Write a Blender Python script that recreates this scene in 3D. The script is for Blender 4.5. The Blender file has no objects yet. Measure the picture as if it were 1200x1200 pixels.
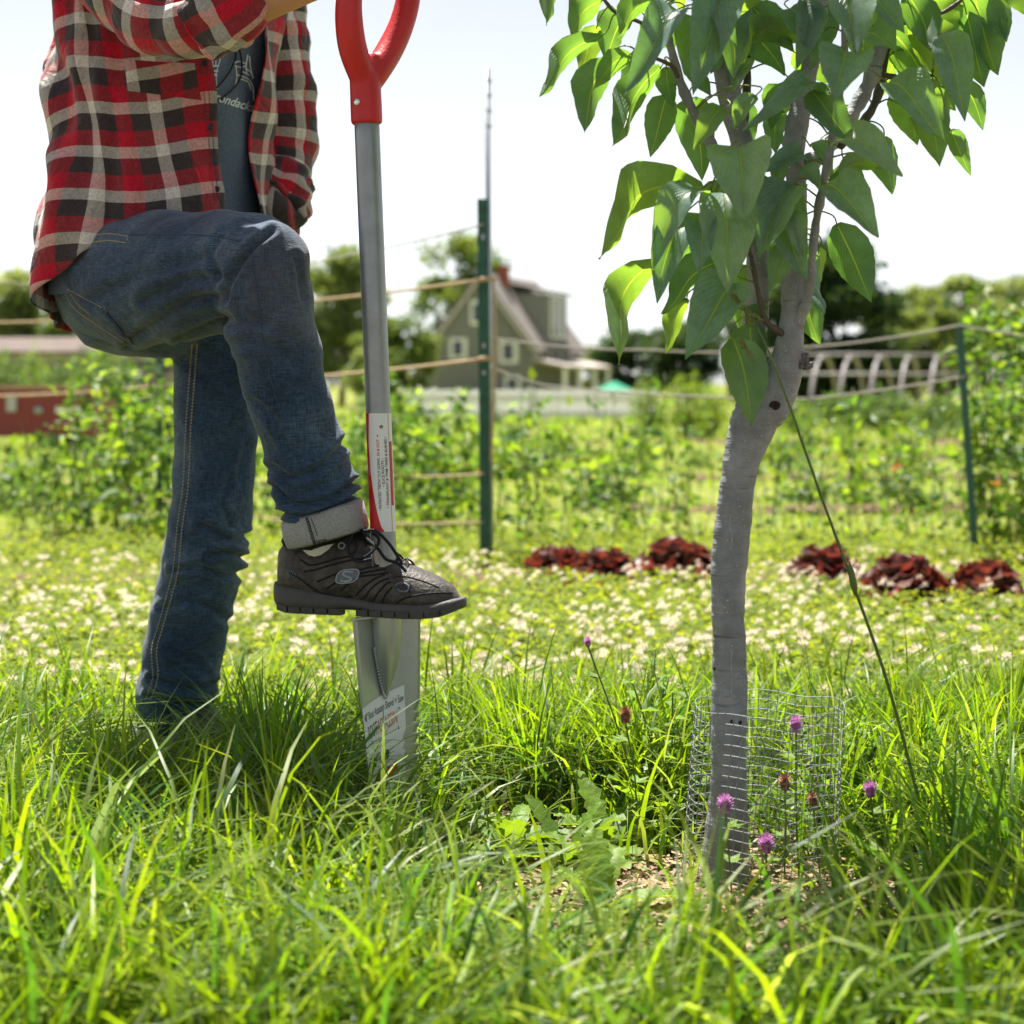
import bpy, math, random
import numpy as np
from mathutils import Vector, Matrix
from mathutils.bvhtree import BVHTree

R = math.radians
rng = np.random.default_rng(7)
random.seed(7)
sc = bpy.context.scene
col = sc.collection

# ------------------------------------------------------------------ camera
F, H, HOR = 2000.0, 0.66, 450.0          # focal length in photo pixels, eye height, horizon row
cam_d = bpy.data.cameras.new('camera')
cam = bpy.data.objects.new('camera', cam_d)
col.objects.link(cam)
cam.location = (0, 0, H)
cam.rotation_euler = (R(90), 0, 0)
cam_d.sensor_width = 36
cam_d.lens = 36 * F / 1200
cam_d.shift_y = (HOR - 600) / 1200
cam_d.clip_start = 0.05
cam_d.clip_end = 5000
cam_d.dof.use_dof = True
cam_d.dof.focus_distance = 2.40
cam_d.dof.aperture_fstop = 4.8
sc.camera = cam

# ------------------------------------------------------------------ sky, sun, exposure
SUN_EL, SUN_AZ = 69.0, -22.0             # azimuth clockwise from +Y
world = bpy.data.worlds.new('World')
sc.world = world
world.use_nodes = True
wn = world.node_tree
sky = wn.nodes.new('ShaderNodeTexSky')
sky.sky_type = 'NISHITA'
sky.sun_disc = False
sky.sun_elevation = R(SUN_EL)
sky.sun_rotation = R(SUN_AZ)
sky.air_density = 1.0
sky.dust_density = 0.8
sky.ozone_density = 6.0
grey = wn.nodes.new('ShaderNodeRGBToBW')
haze = wn.nodes.new('ShaderNodeMix'); haze.data_type = 'RGBA'; haze.inputs[0].default_value = 0.82     # thin summer haze pales the whole sky evenly
wn.links.new(sky.outputs[0], grey.inputs[0]); wn.links.new(sky.outputs[0], haze.inputs[6]); wn.links.new(grey.outputs[0], haze.inputs[7])
wn.links.new(haze.outputs[2], wn.nodes['Background'].inputs[0])
wn.nodes['Background'].inputs[1].default_value = 0.08
sun_d = bpy.data.lights.new('sun', 'SUN')
sun_d.energy = 5.0
sun_d.angle = R(0.53)
sun_d.color = (1.0, 0.95, 0.86)
sun = bpy.data.objects.new('sun', sun_d)
col.objects.link(sun)
sd = Vector((math.sin(R(SUN_AZ)) * math.cos(R(SUN_EL)), math.cos(R(SUN_AZ)) * math.cos(R(SUN_EL)), math.sin(R(SUN_EL))))
sun.rotation_euler = sd.to_track_quat('Z', 'Y').to_euler()
sun.location = (0, 0, 20)
sc.view_settings.view_transform = 'Standard'
sc.view_settings.look = 'None'
sc.view_settings.exposure = 1.6
sc.view_settings.gamma = 1.0
sc.view_settings.use_curve_mapping = False
sc.cycles.use_denoising = True
sc.cycles.max_bounces = 7
sc.cycles.diffuse_bounces = 4
sc.cycles.transmission_bounces = 5
sc.cycles.sample_clamp_indirect = 6.0


# ------------------------------------------------------------------ helpers
def P(u, v, Y):
    """photo pixel and a distance -> world point"""
    return Vector(((u - 600) / F * Y, Y, H - (v - HOR) / F * Y))


def gz(y):
    """ground height: level garden, falling gently towards the houses"""
    y = np.asarray(y, float)
    return np.where(y < 12, 0.0, -0.012 * (np.clip(y, 12, 72) - 12))


WL = {}                                   # world location of every parent


def tag(o, label=None, cat=None, group=None, kind=None):
    if label: o['label'] = label
    if cat: o['category'] = cat
    if group: o['group'] = group
    if kind: o['kind'] = kind
    return o


def thing(name, loc, label, cat, group=None):
    o = bpy.data.objects.new(name, None)
    col.objects.link(o)
    o.location = loc
    o.empty_display_size = 0.05
    WL[o] = Vector(loc)
    return tag(o, label, cat, group)


def mk_mesh(name, V, Fc, smooth=True, cols=None, uvs=None, midx=None):
    me = bpy.data.meshes.new(name)
    V = np.asarray(V, np.float32).reshape(-1, 3)
    if isinstance(Fc, np.ndarray):
        k = Fc.shape[1]
        me.vertices.add(len(V)); me.vertices.foreach_set('co', V.ravel())
        me.loops.add(Fc.size); me.loops.foreach_set('vertex_index', Fc.astype(np.int32).ravel())
        me.polygons.add(len(Fc))
        me.polygons.foreach_set('loop_start', np.arange(0, Fc.size, k, dtype=np.int32))
        me.update(calc_edges=True)
    else:
        me.from_pydata([tuple(map(float, p)) for p in V], [], Fc)
        me.update()
    if smooth and len(me.polygons):
        me.polygons.foreach_set('use_smooth', np.ones(len(me.polygons), bool))
    if cols is not None:
        a = me.color_attributes.new('Col', 'FLOAT_COLOR', 'POINT')
        c = np.ones((len(V), 4), np.float32); c[:, :3] = cols
        a.data.foreach_set('color', c.ravel())
    if uvs is not None:
        uvs = np.asarray(uvs, np.float32)
        l = me.uv_layers.new(name='UVMap')
        li = np.empty(len(me.loops), np.int32)
        me.loops.foreach_get('vertex_index', li)
        l.data.foreach_set('uv', uvs[li].ravel())
    if midx is not None:
        me.polygons.foreach_set('material_index', np.asarray(midx, np.int32))
    return me


def obj(name, V, Fc, m, parent=None, loc=None, **kw):
    """one mesh object from world-space vertices, placed at loc (or its parent's place)"""
    V = np.asarray([tuple(p) for p in V] if not isinstance(V, np.ndarray) else V, float).reshape(-1, 3)
    if loc is None:
        loc = WL[parent] if parent is not None else Vector(V.mean(0) if parent is None and False else (0, 0, 0))
    loc = Vector(loc)
    me = mk_mesh(name, V - np.array(loc), Fc, **kw)
    return put(name, me, m, parent, loc)


def put(name, me, m, parent=None, loc=(0, 0, 0)):
    for x in (m if isinstance(m, (list, tuple)) else [m]):
        me.materials.append(x)
    o = bpy.data.objects.new(name, me)
    col.objects.link(o)
    loc = Vector(loc)
    if parent is not None:
        o.parent = parent
        o.location = loc - WL[parent]
    else:
        o.location = loc
    WL[o] = loc
    return o


def copy_tree(o, parent=None):
    c = o.copy()
    col.objects.link(c)
    if parent is not None: c.parent = parent
    for ch in o.children:
        copy_tree(ch, c)
    return c


class MB:
    """collects pieces of one mesh"""
    def __init__(s): s.V = []; s.F = []; s.C = []; s.U = []
    def add(s, V, Fc, c=None, uv=None):
        n = len(s.V); V = [tuple(map(float, p)) for p in V]
        s.V += V; s.F += [tuple(int(i) + n for i in f) for f in Fc]
        if c is not None: s.C += [tuple(c)] * len(V) if np.ndim(c) == 1 else [tuple(x) for x in c]
        if uv is not None: s.U += [tuple(x) for x in uv]
        return s
    def out(s, name, m, parent=None, **kw):
        if s.C: kw['cols'] = np.array(s.C)
        if s.U: kw['uvs'] = np.array(s.U)
        return obj(name, np.array(s.V), s.F, m, parent, **kw)


def smooth_path(pts, k=6):
    """Catmull-Rom through points of any dimension"""
    p = np.array([tuple(x) for x in pts], float)
    if len(p) < 3: return np.array([p[0] + (p[-1] - p[0]) * t for t in np.linspace(0, 1, k + 1)])
    q = np.vstack([2 * p[0] - p[1], p, 2 * p[-1] - p[-2]])
    out = []
    for i in range(1, len(q) - 2):
        a, b, c, d = q[i - 1], q[i], q[i + 1], q[i + 2]
        for t in np.arange(k) / k:
            out.append(.5 * ((2 * b) + (-a + c) * t + (2 * a - 5 * b + 4 * c - d) * t * t + (-a + 3 * b - 3 * c + d) * t ** 3))
    out.append(q[-2])
    return np.array(out)


def frames(p):
    t = np.gradient(p, axis=0)
    t /= np.linalg.norm(t, axis=1)[:, None] + 1e-12
    ref = np.array([0, 0, 1.]) if abs(t[0][2]) < .9 else np.array([0, 1., 0])
    n = np.cross(t[0], ref); n /= np.linalg.norm(n)
    N = []
    for i in range(len(p)):
        n = n - t[i] * np.dot(n, t[i]); n /= np.linalg.norm(n) + 1e-12
        N.append(n.copy())
    N = np.array(N)
    return t, N, np.cross(t, N)


def tube(pts, r, n=8, caps=True, ell=None, fn=None):
    """swept tube; r scalar or per point; ell = (a, b) factors; fn(i, theta) radius factor"""
    p = np.array([tuple(x) for x in pts], float)
    r = np.broadcast_to(np.asarray(r, float), (len(p),))
    t, N, B = frames(p)
    th = np.arange(n) * 2 * math.pi / n
    V = []
    for i in range(len(p)):
        for a in th:
            k = r[i] * (fn(i, a) if fn else 1)
            ea, eb = ell if ell else (1, 1)
            V.append(p[i] + k * (ea * math.cos(a) * N[i] + eb * math.sin(a) * B[i]))
    Fc = [(i * n + j, i * n + (j + 1) % n, (i + 1) * n + (j + 1) % n, (i + 1) * n + j) for i in range(len(p) - 1) for j in range(n)]
    if caps:
        Fc.append(tuple(range(n - 1, -1, -1)))
        Fc.append(tuple((len(p) - 1) * n + j for j in range(n)))
    return V, Fc


def ptube(px, k=6, n=8, **kw):
    """tube through photo pixels: rows of (u, v, Y, half width in pixels)"""
    q = smooth_path(px, k)
    pts = [P(a, b, Y) for a, b, Y, w in q]
    r = [w * Y / F for a, b, Y, w in q]
    return tube(pts, r, n, **kw)


def box(c, s, rz=0):
    c = Vector(c); m = Matrix.Rotation(rz, 3, 'Z')
    V = [c + m @ Vector((x * s[0] / 2, y * s[1] / 2, z * s[2] / 2)) for x in (-1, 1) for y in (-1, 1) for z in (-1, 1)]
    return V, [(0, 1, 3, 2), (4, 6, 7, 5), (0, 4, 5, 1), (2, 3, 7, 6), (0, 2, 6, 4), (1, 5, 7, 3)]


def remesh(parts, voxel, smooth=4, fac=.5):
    """union of closed shapes as one continuous surface -> (verts, faces)"""
    b = MB()
    for V, Fc in parts: b.add(V, Fc)
    me = mk_mesh('tmp', np.array(b.V), b.F)
    o = bpy.data.objects.new('tmp', me); col.objects.link(o)
    m = o.modifiers.new('r', 'REMESH'); m.mode = 'VOXEL'; m.voxel_size = voxel
    if smooth:
        s = o.modifiers.new('s', 'SMOOTH'); s.iterations = smooth; s.factor = fac
    dg = bpy.context.evaluated_depsgraph_get(); dg.update()
    e = o.evaluated_get(dg).to_mesh()
    V = np.empty(len(e.vertices) * 3, np.float32); e.vertices.foreach_get('co', V)
    Fc = [tuple(p.vertices) for p in e.polygons]
    Nn = np.empty(len(e.vertices) * 3, np.float32); e.vertices.foreach_get('normal', Nn)
    bpy.data.objects.remove(o); bpy.data.meshes.remove(me)
    return V.reshape(-1, 3).astype(float), Fc, Nn.reshape(-1, 3).astype(float)


def text_mesh(s, size=1.0, shear=0.0, bold=0.0, spacing=1.0):
    c = bpy.data.curves.new('t', 'FONT'); c.body = s; c.size = size; c.shear = shear; c.offset = bold; c.space_character = spacing
    c.resolution_u = 6
    o = bpy.data.objects.new('t', c); col.objects.link(o)
    dg = bpy.context.evaluated_depsgraph_get(); dg.update()
    e = o.evaluated_get(dg).to_mesh()
    V = np.array([v.co[:] for v in e.vertices]) if len(e.vertices) else np.zeros((0, 3))
    Fc = [tuple(p.vertices) for p in e.polygons]
    bpy.data.objects.remove(o); bpy.data.curves.remove(c)
    return V, Fc


class Caster:
    """drops photo pixels onto a built surface"""
    def __init__(s, *objs):
        V = []; Fc = []
        for o in objs:
            n = len(V); w = WL[o]
            V += [v.co + w for v in o.data.vertices]; Fc += [tuple(i + n for i in p.vertices) for p in o.data.polygons]
        s.b = BVHTree.FromPolygons(V, Fc)
    def __call__(s, u, v, off=0.0):
        o = Vector((0, 0, H)); d = (P(u, v, 1.0) - o).normalized()
        h = s.b.ray_cast(o, d)
        if h[0] is None: return None
        n = h[1] if h[1].dot(d) < 0 else -h[1]
        return h[0] + n * off
    def stroke(s, px, r, off=.0, k=8, n=5, dash=None):
        q = smooth_path(px, k)
        pts = [s(a, b, off) for a, b in q]
        pts = [p for p in pts if p is not None]
        if len(pts) < 2: return [], []
        # drop jumps across silhouettes
        keep = [pts[0]]
        for p in pts[1:]:
            if (p - keep[-1]).length < .06: keep.append(p)
        if len(keep) < 2: return [], []
        if dash is None: return tube(keep, r, n)
        b = MB(); q = np.array([tuple(p) for p in keep])
        L = np.concatenate([[0], np.cumsum(np.linalg.norm(np.diff(q, axis=0), axis=1))])
        x = 0
        while x + dash < L[-1]:
            seg = [np.array([np.interp(x + dash * .62 * t, L, q[:, j]) for j in range(3)]) for t in (0, .5, 1)]
            b.add(*tube(seg, r, 4)); x += dash
        return b.V, b.F


# ------------------------------------------------------------------ materials
def nmat(name):
    m = bpy.data.materials.new(name); m.use_nodes = True
    t = m.node_tree
    return m, t, t.nodes['Principled BSDF'], t.nodes['Material Output']


def N(t, kind, **kw):
    n = t.nodes.new(kind)
    for k, v in kw.items():
        if k.startswith('i_'):
            key = k[2:]
            n.inputs[int(key) if key.isdigit() else key.replace('_', ' ')].default_value = v
        else: setattr(n, k, v)
    return n


def ramp(t, stops, interp='LINEAR'):
    r = t.nodes.new('ShaderNodeValToRGB'); e = r.color_ramp; e.interpolation = interp
    while len(e.elements) < len(stops): e.elements.new(.5)
    for x, (p, c) in zip(e.elements, stops):
        x.position = p; x.color = (*c, 1) if len(c) == 3 else c
    return r


def rgb(*c): return (*c, 1)


def mat(name, c, rough=.6, spec=.4, metal=0, var=0.0, vscale=8.0, bump=0.0, bscale=60.0, transl=0.0, tcol=None, attr=False, coat=0.0,
        c2=None, stretch=(1, 1, 1), detail=4.0, bdist=.01, rnd=0.0):
    """general purpose material: colour (or the mesh's own colour attribute) varied by noise, fine relief, light through thin leaves"""
    m, t, b, out = nmat(name); L = t.links.new
    b.inputs['Roughness'].default_value = rough
    b.inputs['Specular IOR Level'].default_value = spec
    b.inputs['Metallic'].default_value = metal
    if coat: b.inputs['Coat Weight'].default_value = coat
    tc = N(t, 'ShaderNodeTexCoord'); mp = N(t, 'ShaderNodeMapping'); mp.inputs['Scale'].default_value = stretch
    L(tc.outputs['Object'], mp.inputs[0])
    if attr:
        a = N(t, 'ShaderNodeAttribute', attribute_name='Col'); src = a.outputs['Color']
    else:
        g = N(t, 'ShaderNodeRGB'); g.outputs[0].default_value = rgb(*c); src = g.outputs[0]
    if var or c2 is not None:
        nz = N(t, 'ShaderNodeTexNoise', i_Scale=vscale, i_Detail=detail, i_Roughness=.6)
        L(mp.outputs[0], nz.inputs['Vector'])
        if c2 is not None:
            rp = ramp(t, [(.35, (0, 0, 0)), (.65, (1, 1, 1))]); L(nz.outputs['Fac'], rp.inputs[0])
            mx = N(t, 'ShaderNodeMix', data_type='RGBA'); L(rp.outputs[0], mx.inputs[0]); L(src, mx.inputs[6]); mx.inputs[7].default_value = rgb(*c2)
            src = mx.outputs[2]
        if var:
            hv = N(t, 'ShaderNodeHueSaturation'); mr = N(t, 'ShaderNodeMapRange', i_1=.25, i_2=.75, i_3=1 - var, i_4=1 + var)
            L(nz.outputs['Fac'], mr.inputs[0]); L(mr.outputs[0], hv.inputs['Value']); L(src, hv.inputs['Color']); src = hv.outputs[0]
    if rnd:
        oi = N(t, 'ShaderNodeObjectInfo'); mr = N(t, 'ShaderNodeMapRange', i_1=0., i_2=1., i_3=1 - rnd, i_4=1 + rnd)
        hv = N(t, 'ShaderNodeHueSaturation'); L(oi.outputs['Random'], mr.inputs[0]); L(mr.outputs[0], hv.inputs['Value'])
        L(src, hv.inputs['Color']); src = hv.outputs[0]
    L(src, b.inputs['Base Color'])
    if bump:
        nb = N(t, 'ShaderNodeTexNoise', i_Scale=bscale, i_Detail=5.0); L(mp.outputs[0], nb.inputs['Vector'])
        bp = N(t, 'ShaderNodeBump', i_Strength=bump, i_Distance=bdist); L(nb.outputs['Fac'], bp.inputs['Height']); L(bp.outputs[0], b.inputs['Normal'])
    if transl:
        tr = N(t, 'ShaderNodeBsdfTranslucent')
        if tcol is not None:
            mm = N(t, 'ShaderNodeMix', data_type='RGBA', blend_type='MULTIPLY'); mm.inputs[0].default_value = 1
            L(src, mm.inputs[6]); mm.inputs[7].default_value = rgb(*tcol); L(mm.outputs[2], tr.inputs[0])
        else: L(src, tr.inputs[0])
        ms = N(t, 'ShaderNodeMixShader'); ms.inputs[0].default_value = transl
        L(b.outputs[0], ms.inputs[1]); L(tr.outputs[0], ms.inputs[2]); L(ms.outputs[0], out.inputs[0])
    return m

M = {}
M['grass'] = mat('grass_blade', (0, 0, 0), .42, .28, attr=True, var=.25, vscale=30, transl=.5, tcol=(1.85, 1.9, .40))
M['clover'] = mat('clover_leaf', (0, 0, 0), .6, .15, attr=True, var=.15, vscale=40, transl=.5, tcol=(2.0, 1.8, .5))
M['foliage'] = mat('foliage', (0, 0, 0), .5, .3, attr=True, var=.12, vscale=5, transl=.48, tcol=(1.55, 1.6, .5))
M['petal_white'] = mat('white_clover_petal', (.66, .57, .46), .6, .2, transl=.3, var=.12, vscale=150, rnd=.12)
M['stem'] = mat('green_stem', (.11, .17, .045), .5, .4, var=.2, vscale=40, transl=.15)
M['soil'] = mat('soil', (.10, .062, .042), .95, .1, var=.4, vscale=14, bump=.9, bscale=45, bdist=.03, c2=(.16, .105, .07))
M['straw'] = mat('straw', (0, 0, 0), .7, .3, attr=True, var=.15, vscale=60, transl=.12)
M['bark'] = mat('rough_bark', (.10, .08, .065), .9, .2, var=.3, vscale=6, bump=.8, bscale=20)


def ground_material():
    m, t, b, out = nmat('ground'); L = t.links.new
    tc = N(t, 'ShaderNodeTexCoord')
    n1 = N(t, 'ShaderNodeTexNoise', i_Scale=1.3, i_Detail=6.0, i_Roughness=.65); L(tc.outputs['Object'], n1.inputs['Vector'])
    n2 = N(t, 'ShaderNodeTexNoise', i_Scale=24.0, i_Detail=5.0); L(tc.outputs['Object'], n2.inputs['Vector'])
    g = ramp(t, [(.3, (.10, .15, .022)), (.5, (.17, .21, .03)), (.72, (.23, .22, .055))]); L(n1.outputs['Fac'], g.inputs[0])
    d = ramp(t, [(.35, (.10, .07, .045)), (.6, (.17, .13, .08))]); L(n2.outputs['Fac'], d.inputs[0])
    # bare earth under the tall grass near the tree, green turf elsewhere
    sx = N(t, 'ShaderNodeSeparateXYZ'); L(tc.outputs['Object'], sx.inputs[0])
    mr = N(t, 'ShaderNodeMapRange', i_1=2.9, i_2=3.5, i_3=1., i_4=.0); L(sx.outputs['Y'], mr.inputs[0])
    st = N(t, 'ShaderNodeMapRange', i_1=.42, i_2=.62, i_3=0., i_4=.55); L(n2.outputs['Fac'], st.inputs[0])
    mxm = N(t, 'ShaderNodeMath', operation='MAXIMUM'); L(mr.outputs[0], mxm.inputs[0]); L(st.outputs[0], mxm.inputs[1])
    mx = N(t, 'ShaderNodeMix', data_type='RGBA'); L(mxm.outputs[0], mx.inputs[0]); L(g.outputs[0], mx.inputs[6]); L(d.outputs[0], mx.inputs[7])
    L(mx.outputs[2], b.inputs['Base Color']); b.inputs['Roughness'].default_value = .95; b.inputs['Specular IOR Level'].default_value = .1
    bp = N(t, 'ShaderNodeBump', i_Strength=.8, i_Distance=.03); L(n2.outputs['Fac'], bp.inputs['Height']); L(bp.outputs[0], b.inputs['Normal'])
    return m


# ------------------------------------------------------------------ ground and soil beds
ys = np.concatenate([np.linspace(-3, 8, 56), np.linspace(8.5, 80, 60), np.geomspace(90, 3000, 16)])
xs = np.concatenate([-np.geomspace(3000, 8, 16), np.linspace(-7, 7, 57), np.geomspace(8, 3000, 16)])
XX, YY = np.meshgrid(xs, ys)
ZZ = gz(YY) + np.where((np.abs(XX) < 8) & (YY < 9), .007 * np.sin(XX * 7.1 + YY * 3) * np.sin(YY * 6.3 - XX * 2), 0)
gv = np.stack([XX, YY, ZZ], -1).reshape(-1, 3)
nx = len(xs)
gf = np.array([(i * nx + j, i * nx + j + 1, (i + 1) * nx + j + 1, (i + 1) * nx + j) for i in range(len(ys) - 1) for j in range(nx - 1)])
tag(obj('ground', gv, gf, ground_material()), kind='structure')


def soil_bed(y0, y1, x0, x1, skew=0.0, h=.03):
    n = 90; V = []; Fc = []
    for i in range(n + 1):
        x = x0 + (x1 - x0) * i / n
        a = y0 + skew * x + .10 * math.sin(x * 3.1) + .05 * math.sin(x * 9 + 1) + random.uniform(-.04, .04)
        b = y1 + skew * x + .09 * math.sin(x * 2.7 + 2) + .05 * math.sin(x * 8) + random.uniform(-.04, .04)
        for k in range(5):
            y = a + (b - a) * k / 4
            V.append((x, y, float(gz(y)) + (.006 if k in (0, 4) else h + random.uniform(-.008, .008))))
    for i in range(n):
        for k in range(4):
            a = i * 5 + k; Fc.append((a, a + 5, a + 6, a + 1))
    o = obj('soil_bed', np.array(V), Fc, M['soil'])
    tag(o, kind='structure')


soil_bed(5.15, 5.95, -4, 4)
soil_bed(6.9, 7.35, -5, -1.2, h=.02)
soil_bed(8.7, 9.0, .6, 6)
soil_bed(11.7, 12.1, 1.2, 8)
soil_bed(15.8, 16.4, 2, 11)
soil_bed(22.0, 24.0, 1, 16)


# ------------------------------------------------------------------ grass
def blades(x, y, h, bend, w, colr, seg=5, az=None, z0=None, spread=.35, tipc=None):
    """ribbon blades -> verts, quads, colours (numpy)"""
    n = len(x)
    az = rng.uniform(0, 2 * math.pi, n) if az is None else az
    z0 = gz(y) if z0 is None else z0
    d = np.stack([np.cos(az), np.sin(az), np.zeros(n)], -1)
    s = np.stack([-np.sin(az), np.cos(az), np.zeros(n)], -1)
    tw = rng.normal(0, .5, n)
    s = s * np.cos(tw)[:, None] + d * np.sin(tw)[:, None]
    t = np.linspace(0, 1, seg + 1)
    lean = rng.normal(0, spread, n)
    sw = rng.normal(0, .08, n)
    V = np.zeros((n, seg + 1, 2, 3)); C = np.zeros((n, seg + 1, 2, 3))
    for i, tt in enumerate(t):
        out = bend * tt ** 2.2
        up = tt * (1 - .42 * np.clip(bend, 0, 1.3) * tt ** 2)
        c = np.stack([x, y, z0 - .01], -1) + d * (h * (out + .12 * lean * tt))[:, None] + s * (h * sw * tt ** 2)[:, None]
        c[:, 2] += h * up
        ww = w * (min(1, .55 + tt * 2) * (1 - tt ** 2.6) + .03)
        V[:, i, 0] = c - s * ww[:, None] / 2
        V[:, i, 1] = c + s * ww[:, None] / 2 + np.array([0, 0, 1.]) * (ww * .18)[:, None]
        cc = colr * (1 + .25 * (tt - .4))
        if tipc is not None: cc = cc * (1 - tipc[:, None] * tt ** 4) + np.array([.28, .25, .12]) * (tipc[:, None] * tt ** 4)
        C[:, i, 0] = cc; C[:, i, 1] = cc
    base = (np.arange(n) * (seg + 1) * 2)[:, None]
    q = np.array([(2 * i, 2 * i + 1, 2 * i + 3, 2 * i + 2) for i in range(seg)]).reshape(1, seg, 4)
    Q = (base[:, :, None] + q).reshape(-1, 4)
    return V.reshape(-1, 3), Q, C.reshape(-1, 3)


def gcol(n, pale=.08):
    a = rng.uniform(0, 1, n)[:, None]
    c = np.array([.085, .160, .010]) * (1 - a) + np.array([.190, .250, .013]) * a
    k = rng.uniform(0, 1, n) < pale
    c[k] = np.array([.20, .245, .10]) * rng.uniform(.8, 1.2, (k.sum(), 1))
    k = rng.uniform(0, 1, n) < .22
    c[k] = np.array([.045, .105, .025])
    return c * rng.uniform(.7, 1.3, (n, 1))


def join_np(parts):
    V = []; Q = []; C = []; n = 0
    for v, q, c in parts:
        V.append(v); Q.append(q + n); C.append(c); n += len(v)
    return np.vstack(V), np.vstack(Q), np.vstack(C)


TREE = (0.285, 2.237)


def keep_density(x, y):
    """how much grass grows here: thin on the mulch round the tree"""
    d = np.hypot((x - (TREE[0] - .03)) / .38, (y - (TREE[1] - .19)) / .42)
    k = np.clip((d - .55) / .6, .035, 1)
    d2 = np.hypot((x - .06) / .19, (y - 2.32) / .28)       # the weedy gap left of the tree
    k = np.minimum(k, np.clip((d2 - .55) / .6, .05, 1))
    d3 = np.hypot((x + .165) / .13, (y - 2.34) / .15)       # trodden spot in front of the blade
    k = np.minimum(k, np.clip((d3 - .3) / .7, .15, 1))
    d4 = np.hypot((x + .55) / .17, (y - 2.70) / .17)        # trampled by the standing foot
    return np.minimum(k, np.clip((d4 - .3) / .7, .12, 1))


def meadow(n, y0, y1, hm, hs, wm, clump=True):
    y = np.sqrt(rng.uniform(y0 ** 2, y1 ** 2, n)); x = rng.uniform(-1, 1, n) * (.30 * y + .18)
    if clump:
        m = 420
        cy = np.sqrt(rng.uniform(y0 ** 2, y1 ** 2, m)); cx = rng.uniform(-1, 1, m) * (.30 * cy + .2); ca = rng.uniform(0, 6.28, m); ch = rng.uniform(.7, 1.25, m)
        k = rng.integers(0, m, n); near = rng.uniform(0, 1, n) < .82
        x = np.where(near, cx[k] + rng.normal(0, .035, n), x); y = np.where(near, cy[k] + rng.normal(0, .035, n), y)
        az = np.where(near, ca[k] + rng.normal(0, .6, n), rng.uniform(0, 6.28, n)); hf = np.where(near, ch[k], 1)
    else: az = rng.uniform(0, 6.28, n); hf = np.ones(n)
    kd = keep_density(x, y); ok = rng.uniform(0, 1, n) < kd
    x, y, az, hf = x[ok], y[ok], az[ok], hf[ok]; n = len(x)
    h = np.clip(rng.normal(hm, hs, n), .05, .34) * hf
    h *= np.where(np.hypot((x + .54) / .22, (y - 2.66) / .24) < 1, .6, 1)
    # lower on the mulch, and at the near edge so that the picture is not walled off
    h *= np.where(keep_density(x, y) < .7, .6, 1)
    b = np.clip(rng.gamma(2.4, .32, n), .02, 1.5)
    return blades(x, y, h, b, rng.uniform(.55, 1.35, n) * wm, gcol(n), az=az, tipc=np.where(rng.uniform(0, 1, n) < .2, rng.uniform(.2, .8, n), 0))


near = [meadow(9000, 1.35, 2.05, .19, .055, .0074), meadow(4600, 1.95, 2.4, .18, .05, .0066), meadow(11000, 2.3, 3.1, .17, .045, .0062), meadow(5200, 3.0, 3.55, .105, .035, .0048)]


def tuft(cx, cy, n, h, w, c, rad=.05, bend=(.2, 1.0), az0=None, daz=6.28):
    a = rng.uniform(0, 6.28, n) if az0 is None else az0 + rng.uniform(-daz / 2, daz / 2, n)
    r = np.abs(rng.normal(0, rad, n))
    return blades(cx + r * np.cos(a), cy + r * np.sin(a), h * rng.uniform(.6, 1.1, n), rng.uniform(*bend, n), w * rng.uniform(.7, 1.2, n),
                  np.array(c) * rng.uniform(.75, 1.25, (n, 1)), az=a, seg=7)


# the dark fine-bladed tussock between the standing leg and the blade, and tall tufts elsewhere
near += [tuft(-.36, 2.52, 330, .27, .0042, (.085, .165, .022), .075), tuft(-.30, 2.44, 160, .25, .0045, (.10, .18, .02), .06),
         tuft(-.44, 2.56, 110, .20, .004, (.08, .155, .022), .06),
         tuft(-.22, 2.30, 70, .22, .006, (.10, .19, .02), .05), tuft(.50, 1.95, 110, .25, .007, (.07, .15, .025), .07, (.1, .7)),
         tuft(.62, 2.12, 120, .28, .0065, (.08, .16, .02), .07, (.1, .6)), tuft(.46, 1.66, 90, .19, .007, (.07, .15, .03), .07),
         tuft(.24, 1.55, 80, .16, .007, (.075, .15, .028), .08), tuft(.06, 1.58, 80, .16, .007, (.09, .17, .025), .07),
         tuft(.55, 1.55, 120, .22, .0075, (.07, .14, .03), .08), tuft(-.12, 1.62, 90, .20, .0075, (.12, .22, .02), .06),
         tuft(-.30, 1.68, 90, .20, .007, (.14, .22, .02), .06), tuft(.20, 2.75, 240, .25, .0045, (.13, .2, .02), .09, (.1, .6)),
         tuft(.02, 2.78, 200, .24, .0045, (.13, .2, .02), .08, (.1, .7)), tuft(.66, 2.7, 200, .24, .0055, (.13, .2, .02), .10, (.1, .5)),
         tuft(.80, 2.75, 160, .26, .0055, (.12, .19, .02), .09, (.1, .5)), tuft(.47, 2.55, 110, .20, .0055, (.11, .18, .02), .08, (.1, .8))]
g_ = random.Random(11)
for i in range(46):                                   # scattered big arching clumps
    ty = g_.uniform(1.5, 2.95); tx = g_.uniform(-1, 1) * (.29 * ty)
    if keep_density(np.array([tx]), np.array([ty]))[0] < .9: continue
    k = g_.uniform(0, 1); near.append(tuft(tx, ty, int(g_.uniform(35, 75)), g_.uniform(.19, .27), g_.uniform(.0055, .0075), (.07 + .09 * k, .15 + .09 * k, .015), g_.uniform(.03, .06), (.25, 1.2)))
v, q, c = join_np(near)
tag(obj('tall_grass', v, q, M['grass'], cols=c), 'tall bright green grass growing around the spade and tree', 'grass', kind='stuff')

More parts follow.
